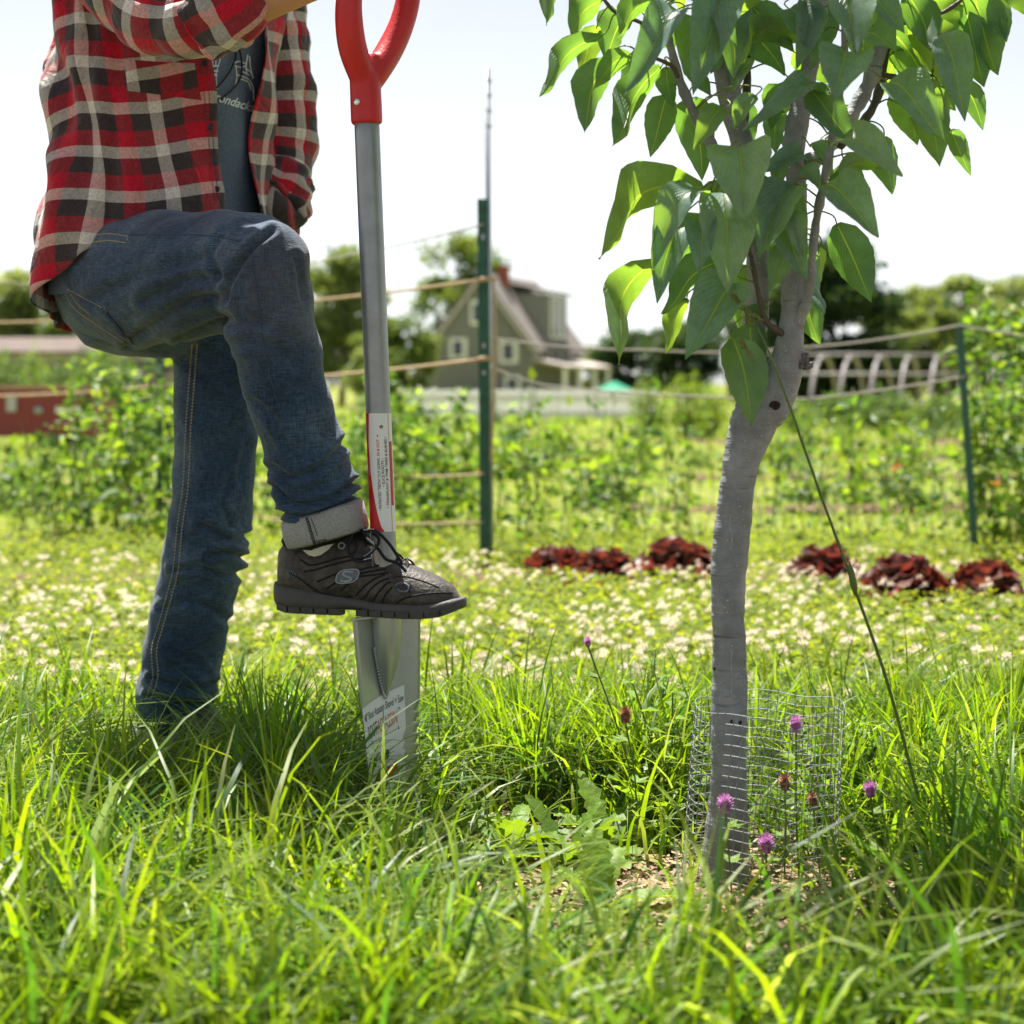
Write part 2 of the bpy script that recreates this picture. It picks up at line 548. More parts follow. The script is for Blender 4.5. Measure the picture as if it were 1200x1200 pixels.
# turf of the garden beyond the clover, coarser with distance
mid = []
for (n, y0, y1, hm, wm) in ((9000, 5.0, 9.0, .05, .006), (9000, 8.0, 18.0, .07, .013), (7000, 16, 45, .09, .035), (3500, 40, 110, .18, .12)):
    y = rng.uniform(y0, y1, n); x = rng.uniform(-1, 1, n) * (.32 * y + .5)
    a = rng.uniform(0, 1, (n, 1)); cc = np.array([.12, .20, .02]) * (1 - a) + np.array([.21, .26, .04]) * a
    mid.append(blades(x, y, hm * rng.uniform(.5, 1.5, n), rng.uniform(.1, .9, n), wm * rng.uniform(.6, 1.4, n), cc, seg=2))
v, q, c = join_np(mid)
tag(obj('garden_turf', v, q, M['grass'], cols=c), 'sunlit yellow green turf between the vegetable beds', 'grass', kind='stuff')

# ------------------------------------------------------------------ clover lawn
n = 42000
y = rng.uniform(2.95, 6.9, n); x = rng.uniform(-1, 1, n) * (.30 * y + .3)
ok = (rng.uniform(0, 1, n) < np.clip((y - 2.85) / .5, 0, 1)) & ~((y > 5.35) & (y < 6.0) & (rng.uniform(0, 1, n) < .8)); x, y = x[ok], y[ok]; n = len(x)
hh = rng.uniform(.02, .085, n)
LV = []; LC = []
for k in range(3):
    a = rng.uniform(0, 6.28, n) + k * 2.09 if k == 0 else a + 2.09
    d = np.stack([np.cos(a), np.sin(a), rng.uniform(-.5, .9, n)], -1); s = np.stack([-np.sin(a), np.cos(a), rng.uniform(-.5, .5, n)], -1)
    r = rng.uniform(.009, .015, n)[:, None]
    b0 = np.stack([x, y, hh], -1)
    LV.append(np.stack([b0, b0 + d * r * .7 + s * r * .55, b0 + d * r * 1.4, b0 + d * r * .7 - s * r * .55], 1))
cc = np.array([.095, .16, .02]) + rng.uniform(0, 1, (n, 1)) * np.array([.115, .09, .025])
V = np.stack(LV, 1).reshape(-1, 3)
Q = np.arange(len(V)).reshape(-1, 4)
tag(obj('clover_lawn', V, Q, M['clover'], cols=np.repeat(cc, 12, axis=0), smooth=False), 'low clover leaves covering the lawn strip behind the grass', 'clover', kind='stuff')


def flower_ball(r, m, seed, squash=.85, spike=.35):
    g = np.random.default_rng(seed); V = []; Fc = []
    for i in range(m):
        z = 1 - 1.75 * (i + .5) / m; a = i * 2.39996 + g.uniform(-.2, .2); k = math.sqrt(max(0, 1 - z * z))
        d = np.array([k * math.cos(a), k * math.sin(a), z * squash]); s = np.cross(d, [0, 0, 1.]); s /= np.linalg.norm(s) + 1e-9
        t = np.cross(s, d); w = r * .30; nn = len(V)
        o = d * r * .45; e = d * r * (1 + g.uniform(-spike, spike) * .5) + np.array([0, 0, r * .12])
        V += [o - s * w * .6, o + s * w * .6, e + s * w * .55 + t * w * .2, e - s * w * .55 + t * w * .2]
        Fc.append((nn, nn + 1, nn + 2, nn + 3))
    return np.array(V), Fc


balls = [mk_mesh('white_clover_head', *flower_ball(.0115, 26, s), smooth=False) for s in range(4)]
for b_ in balls: b_.materials.append(M['petal_white'])
n = 3000
y = rng.uniform(3.0, 5.6, n); x = rng.uniform(-1, 1, n) * (.30 * y + .15)
dens = np.clip(.42 + .5 * np.sin(x * 2.9 + y * 1.7) * np.sin(y * 3.7 - x * 1.3) + .3 * np.sin(x * 7 + 1) * np.sin(y * 8), .05, 1)
ok = (rng.uniform(0, 1, n) < dens * np.clip((y - 2.9) / .5, 0, 1)); x, y = x[ok], y[ok]
inview = np.abs(x) < .30 * y
order = np.argsort(np.where(inview, y, 99)); x, y = x[order], y[order]
for i in range(min(300, len(x))):
    o = bpy.data.objects.new('white_clover', balls[i % 4]); col.objects.link(o)
    o.location = (x[i], y[i], .075 + random.uniform(0, .05)); o.rotation_euler = (random.uniform(-.4, .4), random.uniform(-.4, .4), random.uniform(0, 6.28))
    k = random.uniform(.75, 1.2); o.scale = (k, k, k)
    tag(o, 'small white clover flower head in the sunlit clover lawn', 'clover flower', 'white clover flowers in the lawn')
bm_ = MB(); fb = [flower_ball(.0110, 14, s) for s in range(3)]
for i in range(300, len(x)):
    V, Fc = fb[i % 3]; bm_.add(V * random.uniform(.8, 1.2) + np.array([x[i], y[i], .075 + random.uniform(0, .05)]), Fc)
tag(bm_.out('white_clover_drift', M['petal_white'], smooth=False), 'white clover flowers massed in the farther lawn', 'clover flowers', kind='stuff')

# ------------------------------------------------------------------ straw mulch round the tree
n = 5200
r = np.abs(rng.normal(0, .24, n)); a = rng.uniform(0, 6.28, n)
x = TREE[0] - .03 + r * np.cos(a) * 1.15; y = TREE[1] - .13 + r * np.sin(a)
L_ = rng.uniform(.01, .05, n); az = rng.uniform(0, 6.28, n); w = rng.uniform(.001, .0038, n)
d = np.stack([np.cos(az), np.sin(az), rng.normal(0, .16, n)], -1) * L_[:, None]; s = np.stack([-np.sin(az), np.cos(az), rng.normal(0, .3, n)], -1) * w[:, None]
p = np.stack([x, y, .006 + rng.uniform(0, .016, n)], -1)
V = np.stack([p - d / 2 - s, p + d / 2 - s, p + d / 2 + s, p - d / 2 + s], 1).reshape(-1, 3)
cc = np.array([.36, .25, .145]) * rng.uniform(.35, 1.1, (n, 1)) + rng.uniform(-.02, .02, (n, 3))
tag(obj('straw_mulch', V, np.arange(len(V)).reshape(-1, 4), M['straw'], cols=np.repeat(np.clip(cc, .02, 1), 4, axis=0), smooth=False),
    'scattered straw and dry wood chips around the trunk base', 'mulch', kind='stuff')


# ------------------------------------------------------------------ leafy plant builders
def leaf_quads(pos, d, n, L_, w, fold=.25):
    """oval two-blade leaves from centres-of-base, direction, normal arrays -> verts, quads (2 quads a leaf)"""
    s = np.cross(d, n); s /= np.linalg.norm(s, axis=1)[:, None] + 1e-9
    n = np.cross(s, d)
    L_ = L_[:, None]; w = w[:, None]
    a = pos; m1 = pos + d * L_ * .42; tip = pos + d * L_ - n * L_ * .12
    l = m1 - s * w * .5 + n * w * fold; r_ = m1 + s * w * .5 + n * w * fold
    mid = m1
    V = np.stack([a, l, tip, r_, mid], 1).reshape(-1, 3)
    i = np.arange(len(pos))[:, None] * 5
    Q = np.stack([i + np.array([[0, 4, 2, 1]]), i + np.array([[0, 3, 2, 4]])], 1).reshape(-1, 4)
    return V, Q


def rand_dir(n, zb=0.0, zs=1.0):
    v = rng.normal(0, 1, (n, 3)); v[:, 2] = v[:, 2] * zs + zb
    return v / np.linalg.norm(v, axis=1)[:, None]


PEA_C = [(.10, .19, .03), (.17, .27, .03), (.07, .13, .06), (.22, .30, .04), (.06, .12, .03)]


def pea_proto(h, stems, nleaf, lsize, rad, seed, flowers=3):
    """pea plant mesh data at the origin: stems, leaves, flowers"""
    g = random.Random(seed); st = MB(); P0 = []; cols = []
    for k in range(stems):
        a = g.uniform(0, 6.28); r0 = g.uniform(0, rad * .4); r1 = g.uniform(.2, 1) * rad; hh = h * g.uniform(.6, 1.0)
        pts = [(r0 * math.cos(a) + (r1 - r0) * math.cos(a) * t + .02 * math.sin(t * 9 + k), r0 * math.sin(a) + (r1 - r0) * math.sin(a) * t + .02 * math.cos(t * 8 + k * 2), hh * t) for t in np.linspace(0, 1, 9)]
        st.add(*tube(pts, np.linspace(.0028, .0012, 9), 4))
        for i in range(nleaf):
            t = g.uniform(.08, 1) * 8; j = min(7, int(t)); P0.append(np.array(pts[j]) * (1 - (t - j)) + np.array(pts[j + 1]) * (t - j))
    P0 = np.array(P0); n = len(P0)
    d = rand_dir(n, .1, .6); p = P0 + d * rng.uniform(.0, .05, n)[:, None]
    V, Q = leaf_quads(p, d, rand_dir(n, 1.2, .7), lsize * rng.uniform(.6, 1.3, n), lsize * .62 * rng.uniform(.6, 1.2, n))
    cc = np.array([PEA_C[i] for i in rng.integers(0, 5, n)]) * rng.uniform(.75, 1.2, (n, 1))
    fl = MB()
    for i in range(flowers):
        q = P0[rng.integers(0, n)] + np.array([g.uniform(-.03, .03), g.uniform(-.03, .03), .02])
        Vf, Ff = flower_ball(.013, 9, seed * 9 + i); fl.add(Vf + q, Ff)
    out = [('stem', mk_mesh('pea_stem', np.array(st.V), st.F), M['stem']), ('foliage', mk_mesh('pea_foliage', V, Q, smooth=False, cols=np.repeat(cc, 5, axis=0)), M['foliage'])]
    if flowers: out.append(('flower', mk_mesh('pea_flower', np.array(fl.V), fl.F, smooth=False), M['petal_pea']))
    for _, me, m in out: me.materials.append(m)
    return out


M['petal_pea'] = mat('pea_flower_petal', (.78, .76, .70), .6, .2, transl=.3)
M['petal_orange'] = mat('orange_petal', (.75, .22, .02), .6, .2, transl=.3, var=.15, vscale=60)
M['petal_pink'] = mat('magenta_petal', (.6, .04, .25), .6, .2, transl=.3)


def place(proto, name, loc, label, cat, group, s=1.0, rz=None):
    t = thing(name, loc, label, cat, group)
    t.rotation_euler = (0, 0, random.uniform(0, 6.28) if rz is None else rz); t.scale = (s, s, s * random.uniform(.9, 1.1))
    for nm, me, _ in proto:
        o = bpy.data.objects.new(nm, me); col.objects.link(o); o.parent = t
        if nm in ('foliage', 'flower'): o['kind'] = 'stuff'
    return t


dense = [pea_proto(.80, 6, 25, .058, .26, s, 10) for s in (1, 2, 3)]
thin = [pea_proto(.72, 3, 14, .058, .10, s, 3) for s in (4, 5, 6)]
tall = [pea_proto(1.08, 5, 50, .06, .17, s, 5) for s in (7, 8)]


def at_v(u, v):
    """ground point under a pixel on the level garden"""
    Y = F * H / (v - HOR); return ((u - 600) / F * Y, Y, 0)


for (u, v, s) in ((70, 648, .80), (105, 640, 1.0), (140, 636, 1.12), (175, 645, 1.1), (120, 622, 1.05), (205, 625, 1.15), (165, 612, 1.2), (60, 620, .62), (235, 640, .9), (285, 640, .75), (310, 625, .85), (330, 615, .8), (30, 640, .4)):
    place(random.choice(dense), 'pea_plant', at_v(u, v), 'bushy pea plant in the dense clump beside the standing leg', 'pea plant', 'pea plants massed behind the standing leg', s)
for (u, v, s) in ((478, 640, .95), (500, 625, .98), (525, 640, .9), (545, 622, .95), (470, 615, .98), (400, 620, .8), (430, 630, .85), (515, 612, .95)):
    place(random.choice(dense), 'pea_plant', at_v(u, v), 'leafy pea plant between the spade shaft and the green post', 'pea plant', 'pea plants between spade and post', s)
for (u, v, s) in ((598, 655, 1.0), (625, 648, .95), (650, 650, .8), (690, 645, .9), (725, 650, .85), (755, 645, .8), (790, 648, .9), (820, 650, .8), (900, 648, .9), (940, 652, .8), (985, 650, .95), (1020, 655, .8), (1060, 650, .8), (1100, 655, .9), (1130, 650, 1.0), (670, 655, .9), (705, 628, 1.0), (740, 640, .9), (775, 630, 1.0), (805, 625, .9), (915, 630, 1.0), (960, 625, .9), (1040, 632, 1.0), (1115, 630, 1.0), (580, 640, .9), (610, 625, 1.0), (640, 625, .9), (760, 622, .9), (880, 622, .9), (1000, 620, .9), (1080, 625, .9)):
    place(random.choice(thin), 'pea_seedling', at_v(u, v), 'slender young pea plant with few leaves in the lettuce row', 'pea plant', 'slender pea plants along the row', s * random.uniform(.75, 1.1))
for (u, v, s) in ((1165, 655, .92), (1190, 645, 1.0), (1215, 650, 1.05), (1178, 625, 1.0)):
    place(random.choice(tall), 'tall_pea_plant', at_v(u, v), 'tall leafy pea plant climbing beside the thin green stake', 'pea plant', 'tall pea plants by the thin stake', s)


# vegetables in the beds further back
def bush_proto(h, r, n, lsize, cs, seed):
    d = rand_dir(n, .35, .8); k = rng.uniform(.35, 1, n)[:, None]; p = d * np.array([r, r, h]) * k; p[:, 2] = np.abs(p[:, 2])
    V, Q = leaf_quads(p, rand_dir(n, .2, .7), rand_dir(n, 1, .7), lsize * rng.uniform(.6, 1.3, n), lsize * .6 * rng.uniform(.6, 1.2, n))
    cc = np.array([cs[i] for i in rng.integers(0, len(cs), n)]) * rng.uniform(.75, 1.2, (n, 1))
    st = MB()
    for i in range(5):
        a = i * 1.256; st.add(*tube([(0, 0, 0), (r * .3 * math.cos(a), r * .3 * math.sin(a), h * .5), (r * .6 * math.cos(a), r * .6 * math.sin(a), h * .8)], [.006, .004, .002], 4))
    out = [('stem', mk_mesh('bush_stem', np.array(st.V), st.F), M['stem']), ('foliage', mk_mesh('bush_foliage', V, Q, smooth=False, cols=np.repeat(cc, 5, axis=0)), M['foliage'])]
    for _, me, m in out: me.materials.append(m)
    return out


YG = [(.16, .24, .03), (.12, .20, .03), (.21, .27, .06)]; GG = [(.09, .15, .05), (.12, .17, .08), (.07, .13, .05)]
bushes = [(bush_proto(.42, .22, 130, .09, YG, 1), 'yellow green leafy vegetable plant in the back garden bed', 'yellow green vegetables in the back beds'),
          (bush_proto(.34, .26, 130, .08, GG, 2), 'grey green leafy vegetable plant in the back garden bed', 'grey green vegetables in the back beds')]
for i in range(70):
    Y = random.choice((8.9, 9.2, 11.6, 12.1, 13.5, 15.8, 16.4, 18.5, 22.4, 23.5, 27)) + random.uniform(-.35, .35); u = random.uniform(-20, 1220)
    if u < 130 and Y > 15: continue
    k = 0 if random.random() < .62 else 1; pr, lb, g_ = bushes[k]
    x = (u - 600) / F * Y
    place(pr, 'vegetable_plant', (x, Y, float(gz(Y))), lb, 'vegetable', g_, random.uniform(.55, 1.1) * (.85 + Y / 60))


def flower_plant(loc, m, name, label, n, h, r):
    t = thing(name, loc, label, 'flower'); b = MB(); s = MB()
    for i in range(n):
        q = np.array([random.uniform(-r, r), random.uniform(-r, r), h * random.uniform(.75, 1.1)]) + np.array(loc)
        s.add(*tube([loc, q], [.004, .003], 4))
        V, Fc = flower_ball(.05, 24, i + 3, squash=.55); obj('flower_head', V + q, Fc, m, t, smooth=False)
    obj('stem', np.array(s.V), s.F, M['stem'], t)


Yo = 13.0
for (u, v, lb) in ((532, 556, 'orange marigold beside the green post beyond the peas'), (560, 553, 'orange marigold right behind the green post')):
    p = P(u, v, Yo); flower_plant((p.x, Yo, float(gz(Yo))), M['petal_orange'], 'marigold', lb, 4, p.z + .02, .07)
p = P(1053, 543, 9); flower_plant((p.x, 9, 0), M['petal_orange'], 'marigold', 'orange marigold near the lettuces under the hoop frame', 1, p.z, .01)
p = P(1168, 572, 8); flower_plant((p.x, 8, 0), M['petal_orange'], 'marigold', 'single orange marigold beside the thin green stake', 1, p.z, .01)
p = P(1134, 466, 10); flower_plant((p.x, 10, 0), M['petal_pink'], 'pink_flower', 'small magenta flower next to the thin green stake', 1, p.z, .01)

# ------------------------------------------------------------------ red lettuces
M['lettuce'] = mat('red_lettuce_leaf', (.115, .021, .027), .42, .45, var=.6, vscale=45, transl=.35, tcol=(2.6, 1.3, 1.0), c2=(.075, .040, .022), rnd=.35)


def lettuce_leaf(seed):
    g = random.Random(seed); V = []; Fc = []; nu, nv = 6, 4
    for i in range(nu + 1):
        t = i / nu; w = .045 * math.sin(math.pi * min(1, t * .62 + .12)) * 1.25
        for j in range(nv + 1):
            s = j / nv * 2 - 1
            x = s * w; y = .085 * t + .012 * abs(s) * 0; z = .045 * t - .05 * t * t + .5 * w * s * s + .020 * math.sin(s * 11 + t * 12 + seed) * t * (abs(s) + .4) + (g.uniform(-.007, .007) if i > 3 else 0)
            V.append((x, y, z))
    for i in range(nu):
        for j in range(nv): a = i * (nv + 1) + j; Fc.append((a, a + 1, a + nv + 2, a + nv + 1))
    me = mk_mesh('lettuce_leaf', np.array(V), Fc); me.materials.append(M['lettuce']); return me


lleaf = [lettuce_leaf(s) for s in range(5)]
for (u, v, k, lb) in ((653, 692, 1.0, 'dark red lettuce at the end of the row near the green post'), (708, 697, 1.0, 'dark red lettuce touching its neighbour near the green post'),
                      (792, 694, 1.2, 'large round red lettuce growing close behind the tree trunk'), (967, 700, 1.1, 'red lettuce with ragged loose leaves behind the leaning stalk'),
                      (1060, 720, 1.15, 'widest red lettuce, on bare soil between leaning stalk and stake'), (1153, 720, 1.05, 'low red lettuce beside the thin green stake')):
    t = thing('red_lettuce', at_v(u, v), lb, 'lettuce', 'red lettuces in the bed')
    for i in range(96):
        e = (i / 96) ** .8
        o = bpy.data.objects.new('leaf', lleaf[i % 5]); col.objects.link(o); o.parent = t
        a = i * 2.4 + random.uniform(-.3, .3); r = (.035 + .052 * e) * k
        o.location = (r * .8 * math.cos(a), r * .8 * math.sin(a), .015 + .07 * (1 - e) * k)
        o.rotation_euler = (1.25 - e * 1.05 + random.uniform(-.25, .25), random.uniform(-.3, .3), a - math.pi / 2); s = k * random.uniform(.5, .85); o.scale = (s, s, s)

# ------------------------------------------------------------------ far background: trees, house, fence, hoops, trailer
def crown_tree(name, u, v_top, v_base, wpx, Y, label, cs, n=2600, clumps=26, airy=False, trunk=True, group='trees beyond the garden', low=0.12):
    """one tree: tapered trunk, limbs and a crown of leaf clumps"""
    g0 = float(gz(Y)); base = Vector(((u - 600) / F * Y, Y, g0)); top = H - (v_top - HOR) / F * Y; h = top - g0; rx = wpx * Y / F / 2
    t = thing(name, base, label, 'tree', group)
    b = MB(); r = h * .022
    b.add(*tube([base + Vector((0, 0, -.2)), base + Vector((.02 * h, 0, h * .35)), base + Vector((-.01 * h, .02 * h, h * .8))], [r, r * .75, r * .25], 8))
    cl = []
    for k in range(clumps):
        a = k * 2.4 + rng.uniform(-.4, .4); z = rng.uniform(low, .97); prof = math.sin(math.pi * min(1, .12 + z * .82)) ** .6
        rr = rx * prof * rng.uniform(.25, .85); c = np.array([base.x + rr * math.cos(a), Y + rr * math.sin(a), g0 + h * z * .95])
        cl.append((c, rng.uniform(.22, .40) * rx * (1.0 if not airy else .75)))
        if k % 3 == 0: b.add(*tube([base + Vector((0, 0, h * min(.7, z * .6))), Vector(c)], [r * .35, r * .1], 5))
    b.out('trunk', M['bark'], t)
    m = int(n * (1.7 if airy else 3.0)) // clumps; Ps = []; Cs = []; ls = []
    for c, rr in cl:
        d = rand_dir(m); p = c + d * (rng.uniform(0, 1, (m, 1)) ** .45) * rr * np.array([1.15, 1.15, .9]); Ps.append(p)
        cc = np.array(cs[rng.integers(0, len(cs))]) * rng.uniform(.8, 1.2, (m, 1)); Cs.append(cc)
    p = np.vstack(Ps); n = len(p); lsz = rx * .125 * (1.0 if not airy else .7)
    V, Q = leaf_quads(p, rand_dir(n), rand_dir(n, .4), lsz * rng.uniform(.6, 1.4, n), lsz * .75 * rng.uniform(.6, 1.3, n))
    o = obj('crown', V, Q, M['foliage'], t, cols=np.repeat(np.vstack(Cs), 5, axis=0), smooth=False); o['kind'] = 'stuff'
    return t


G1 = [(.09, .14, .04), (.12, .16, .05), (.15, .19, .06)]; G2 = [(.025, .05, .025), (.035, .065, .03), (.05, .085, .035)]; G3 = [(.17, .21, .09), (.21, .25, .11), (.14, .18, .08)]  # last palette paled, so distance haze sits in the leaf colour
crown_tree('broadleaf_tree', 545, 272, 465, 150, 150, 'airy tree with open crown rising behind the grey house roof', G1, 3600, 34, True)
crown_tree('broadleaf_tree', 632, 298, 465, 40, 165, 'thin pale tree top showing beside the red chimney', [(.14, .16, .12)], 420, 10, True)
crown_tree('broadleaf_tree', 400, 292, 470, 130, 105, 'bushy light green tree behind the raised knee', G3, 2600)
crown_tree('broadleaf_tree', 472, 372, 470, 90, 95, 'round green tree between the knee and the grey house', G1, 1900)
crown_tree('broadleaf_tree', 440, 385, 470, 80, 100, 'low green tree right behind the spade shaft', G3, 1500)
crown_tree('broadleaf_tree', 18, 306, 470, 120, 110, 'hazy grey green tree behind the red trailer', G3, 2400)
crown_tree('broadleaf_tree', 95, 330, 470, 120, 105, 'light green tree behind the seat of the jeans', G1, 2200)
crown_tree('broadleaf_tree', 190, 350, 470, 120, 112, 'light green tree hidden behind the thigh', G1, 1500)
crown_tree('broadleaf_tree', 735, 392, 470, 90, 150, 'low dark tree standing next to the grey house porch', G2, 1700)
crown_tree('broadleaf_tree', 800, 380, 470, 110, 140, 'dark green tree behind the forked trunk', G2, 1900)
crown_tree('broadleaf_tree', 700, 404, 470, 60, 155, 'small green tree touching the grey house porch', G1, 900)
crown_tree('conifer_tree', 972, 282, 472, 165, 95, 'big dark round evergreen behind the hoop frame', G2, 5200, 44, low=.05)
crown_tree('conifer_tree', 905, 330, 472, 120, 100, 'dark evergreen half hidden behind the forked trunk', G2, 2600, 30, low=.05)
for (u, vt, w, lb) in ((1075, 330, 110, 'pale green tree next to the big dark evergreen'), (1130, 316, 100, 'tall pale green tree above the thin green stake'), (1185, 322, 110, 'pale green tree at the end of the tree belt'), (1250, 318, 120, 'outermost pale green tree of the tree belt'), (1045, 350, 80, 'smaller pale tree beside the dark evergreen'), (1100, 352, 90, 'low pale tree in front of the tree belt')):
    crown_tree('broadleaf_tree', u, vt, 470, w, 115 + rng.uniform(-8, 12), lb, G3, 2400, 26)


def shrub(u, v_top, wpx, Y, label, cs, n=700):
    g0 = float(gz(Y)); base = Vector(((u - 600) / F * Y, Y, g0)); h = H - (v_top - HOR) / F * Y - g0; rx = wpx * Y / F / 2
    t = thing('shrub', base, label, 'shrub', 'shrubs at the back of the garden')
    d = rand_dir(n); p = d * (rng.uniform(0, 1, (n, 1)) ** .4) * np.array([rx, rx, h * .55]) * rng.uniform(.75, 1.1, (n, 1)) + np.array(base) + np.array([0, 0, h * .45])
    p[:, 2] = np.maximum(p[:, 2], g0)
    V, Q = leaf_quads(p, rand_dir(n), rand_dir(n, .4), rx * .2 * rng.uniform(.6, 1.4, n), rx * .13 * rng.uniform(.6, 1.4, n))
    cc = np.array([cs[i] for i in rng.integers(0, len(cs), n)]) * rng.uniform(.8, 1.2, (n, 1))
    o = obj('foliage', V, Q, M['foliage'], t, cols=np.repeat(cc, 5, axis=0), smooth=False); o['kind'] = 'stuff'
    b = MB()
    for i in range(4):
        a = i * 1.57; b.add(*tube([base, base + Vector((rx * .4 * math.cos(a), rx * .4 * math.sin(a), h * .7))], [.03, .01], 5))
    b.out('stem', M['bark'], t)


for (u, vt, w, Y, lb, cs) in ((760, 440, 50, 24, 'yellow green shrub in front of the white fence end', YG), (805, 432, 60, 24, 'taller yellow green shrub beside the white fence end', YG), (835, 446, 50, 26, 'small yellow green shrub behind the trunk fork', YG),
                              (930, 462, 60, 32, 'low green shrub under the first hoop', GG), (985, 458, 70, 33, 'low green shrub under the middle hoops', GG), (1040, 455, 80, 33, 'rounded grey green shrub under the hoops', GG),
                              (1100, 462, 70, 32, 'low grey green shrub between hoops and thin stake', GG), (1170, 455, 80, 34, 'green shrub behind the tall pea plants', GG), (470, 458, 60, 30, 'yellow green shrub in front of the grey house', YG), (440, 452, 60, 30, 'green shrub behind the spade label', GG), (70, 415, 60, 45, 'pale green shrub in front of the long tan house', GG), (130, 405, 70, 48, 'taller green shrub in front of the long tan house', GG), (5, 405, 60, 50, 'green shrub at the corner of the tan house', GG), (40, 400, 50, 52, 'light shrub hiding part of the tan house wall', YG), (105, 398, 60, 52, 'rounded shrub hiding the tan house eaves', GG)):
    shrub(u, vt, w, Y, lb, cs)

# ------------------------------------------------------------------ grey house
M['siding'] = mat('sage_grey_siding', (.215, .218, .208), .8, .2, var=.06, vscale=2, bump=.3, bscale=3, stretch=(.3, .3, 6))
M['shingle'] = mat('brown_grey_shingle', (.20, .18, .172), .9, .2, var=.15, vscale=4, bump=.4, bscale=8)
M['white_paint'] = mat('white_paint', (.86, .86, .85), .6, .3, var=.05, vscale=3)
M['vinyl'] = mat('white_vinyl', (.84, .84, .85), .5, .3, transl=.4)
M['glass'] = mat('window_glass', (.03, .04, .055), .08, .6)
M['brick_red'] = mat('red_brick', (.28, .09, .06), .9, .2, var=.2, vscale=6)
Yh = 125.0; g0 = float(gz(Yh)); HA = Vector(((508 - 600) / F * Yh, Yh, g0))       # near left corner
ex = Vector((.985, .17, 0)).normalized(); W_ = 7.4                                   # along the gable wall
ey = Vector((.345, .94, 0)).normalized(); D_ = 11.5                                   # along the ridge
he = H - (402 - HOR) / F * Yh - g0; hp = H - (322 - HOR) / F * Yh - g0
up = Vector((0, 0, 1))


def hp_(a, b, z): return HA + ex * a + ey * b + up * z


def hbox(a0, a1, b0, b1, z0, z1):
    V = [hp_(a, b, z) for a in (a0, a1) for b in (b0, b1) for z in (z0, z1)]
    return V, [(0, 1, 3, 2), (4, 6, 7, 5), (0, 4, 5, 1), (2, 3, 7, 6), (0, 2, 6, 4), (1, 5, 7, 3)]


house = thing('grey_house', HA, 'sage grey gabled house with brown roof and dormer beyond the garden', 'house')
V = [hp_(a, b, z) for b in (0, D_) for (a, z) in ((0, 0), (W_, 0), (W_, he), (W_ / 2, hp - .15), (0, he))]
obj('wall', V, [(0, 1, 2, 3, 4), (9, 8, 7, 6, 5), (1, 6, 7, 2), (0, 4, 9, 5)], M['siding'], house, smooth=False)
ov = .5; sl = (hp - he) / (W_ / 2)
roof = None
for sgn in (-1, 1):
    e_ = W_ / 2 + sgn * (W_ / 2 + ov); ze = he - sl * ov
    V = [hp_(W_ / 2, -ov, hp), hp_(W_ / 2, D_ + ov, hp), hp_(e_, D_ + ov, ze), hp_(e_, -ov, ze)]
    V += [p + up * .22 for p in V]
    o = obj('roof', V, [(0, 1, 2, 3), (7, 6, 5, 4), (0, 3, 7, 4), (1, 5, 6, 2), (3, 2, 6, 7), (0, 4, 5, 1)], M['shingle'], house, smooth=False)
    if sgn == 1: roof = o
    # pale barge board under the gable edge
    V = [hp_(W_ / 2, -ov - .06, hp - .02), hp_(e_, -ov - .06, ze - .02), hp_(e_, -ov - .06, ze - .30), hp_(W_ / 2, -ov - .06, hp - .34)]
    V += [p - ey * .08 for p in V]
    obj('barge_board', V, [(0, 1, 2, 3), (7, 6, 5, 4), (0, 4, 5, 1), (2, 6, 7, 3)], mat('barge', (.55, .50, .46), .7) if sgn < 0 else bpy.data.materials['barge'], house, smooth=False)
obj('chimney', *hbox(W_ / 2 + .1, W_ / 2 + .8, 2.6, 3.3, hp - .8, hp + .95), M['brick_red'], roof, smooth=False)


def hwindow(a, z, w, h, side=False, par=None):
    par = par or house
    f = (lambda s, d: hbox(a - s / 2 * w, a + s / 2 * w, -d, -d + .1, z - s / 2 * h, z + s / 2 * h)) if not side else (lambda s, d: hbox(W_ + d - .1, W_ + d, a - s / 2 * w, a + s / 2 * w, z - s / 2 * h, z + s / 2 * h))
    fr = obj('window', *f(1.0, .12), M['white_paint'], par, smooth=False)
    sh = .62
    obj('pane', *(hbox(a - .28 * w, a + .28 * w, -.17, -.13, z - .36 * h, z + .36 * h) if not side else hbox(W_ + .13, W_ + .17, a - .28 * w, a + .28 * w, z - .36 * h, z + .36 * h)), M['glass'], fr, smooth=False)


hwindow(3.3, H - (366 - HOR) / F * Yh - g0, 1.1, 1.8)
hwindow(1.85, H - (408 - HOR) / F * Yh - g0, 1.25, 1.5)
hwindow(5.6, H - (412 - HOR) / F * Yh - g0, 1.35, 1.7)
hwindow(5.9, H - (452 - HOR) / F * Yh - g0, 1.2, 1.5)
for b in (1.6, 4.2, 6.6, 9.2): hwindow(b, he - .85, 1.0, 1.1, True)
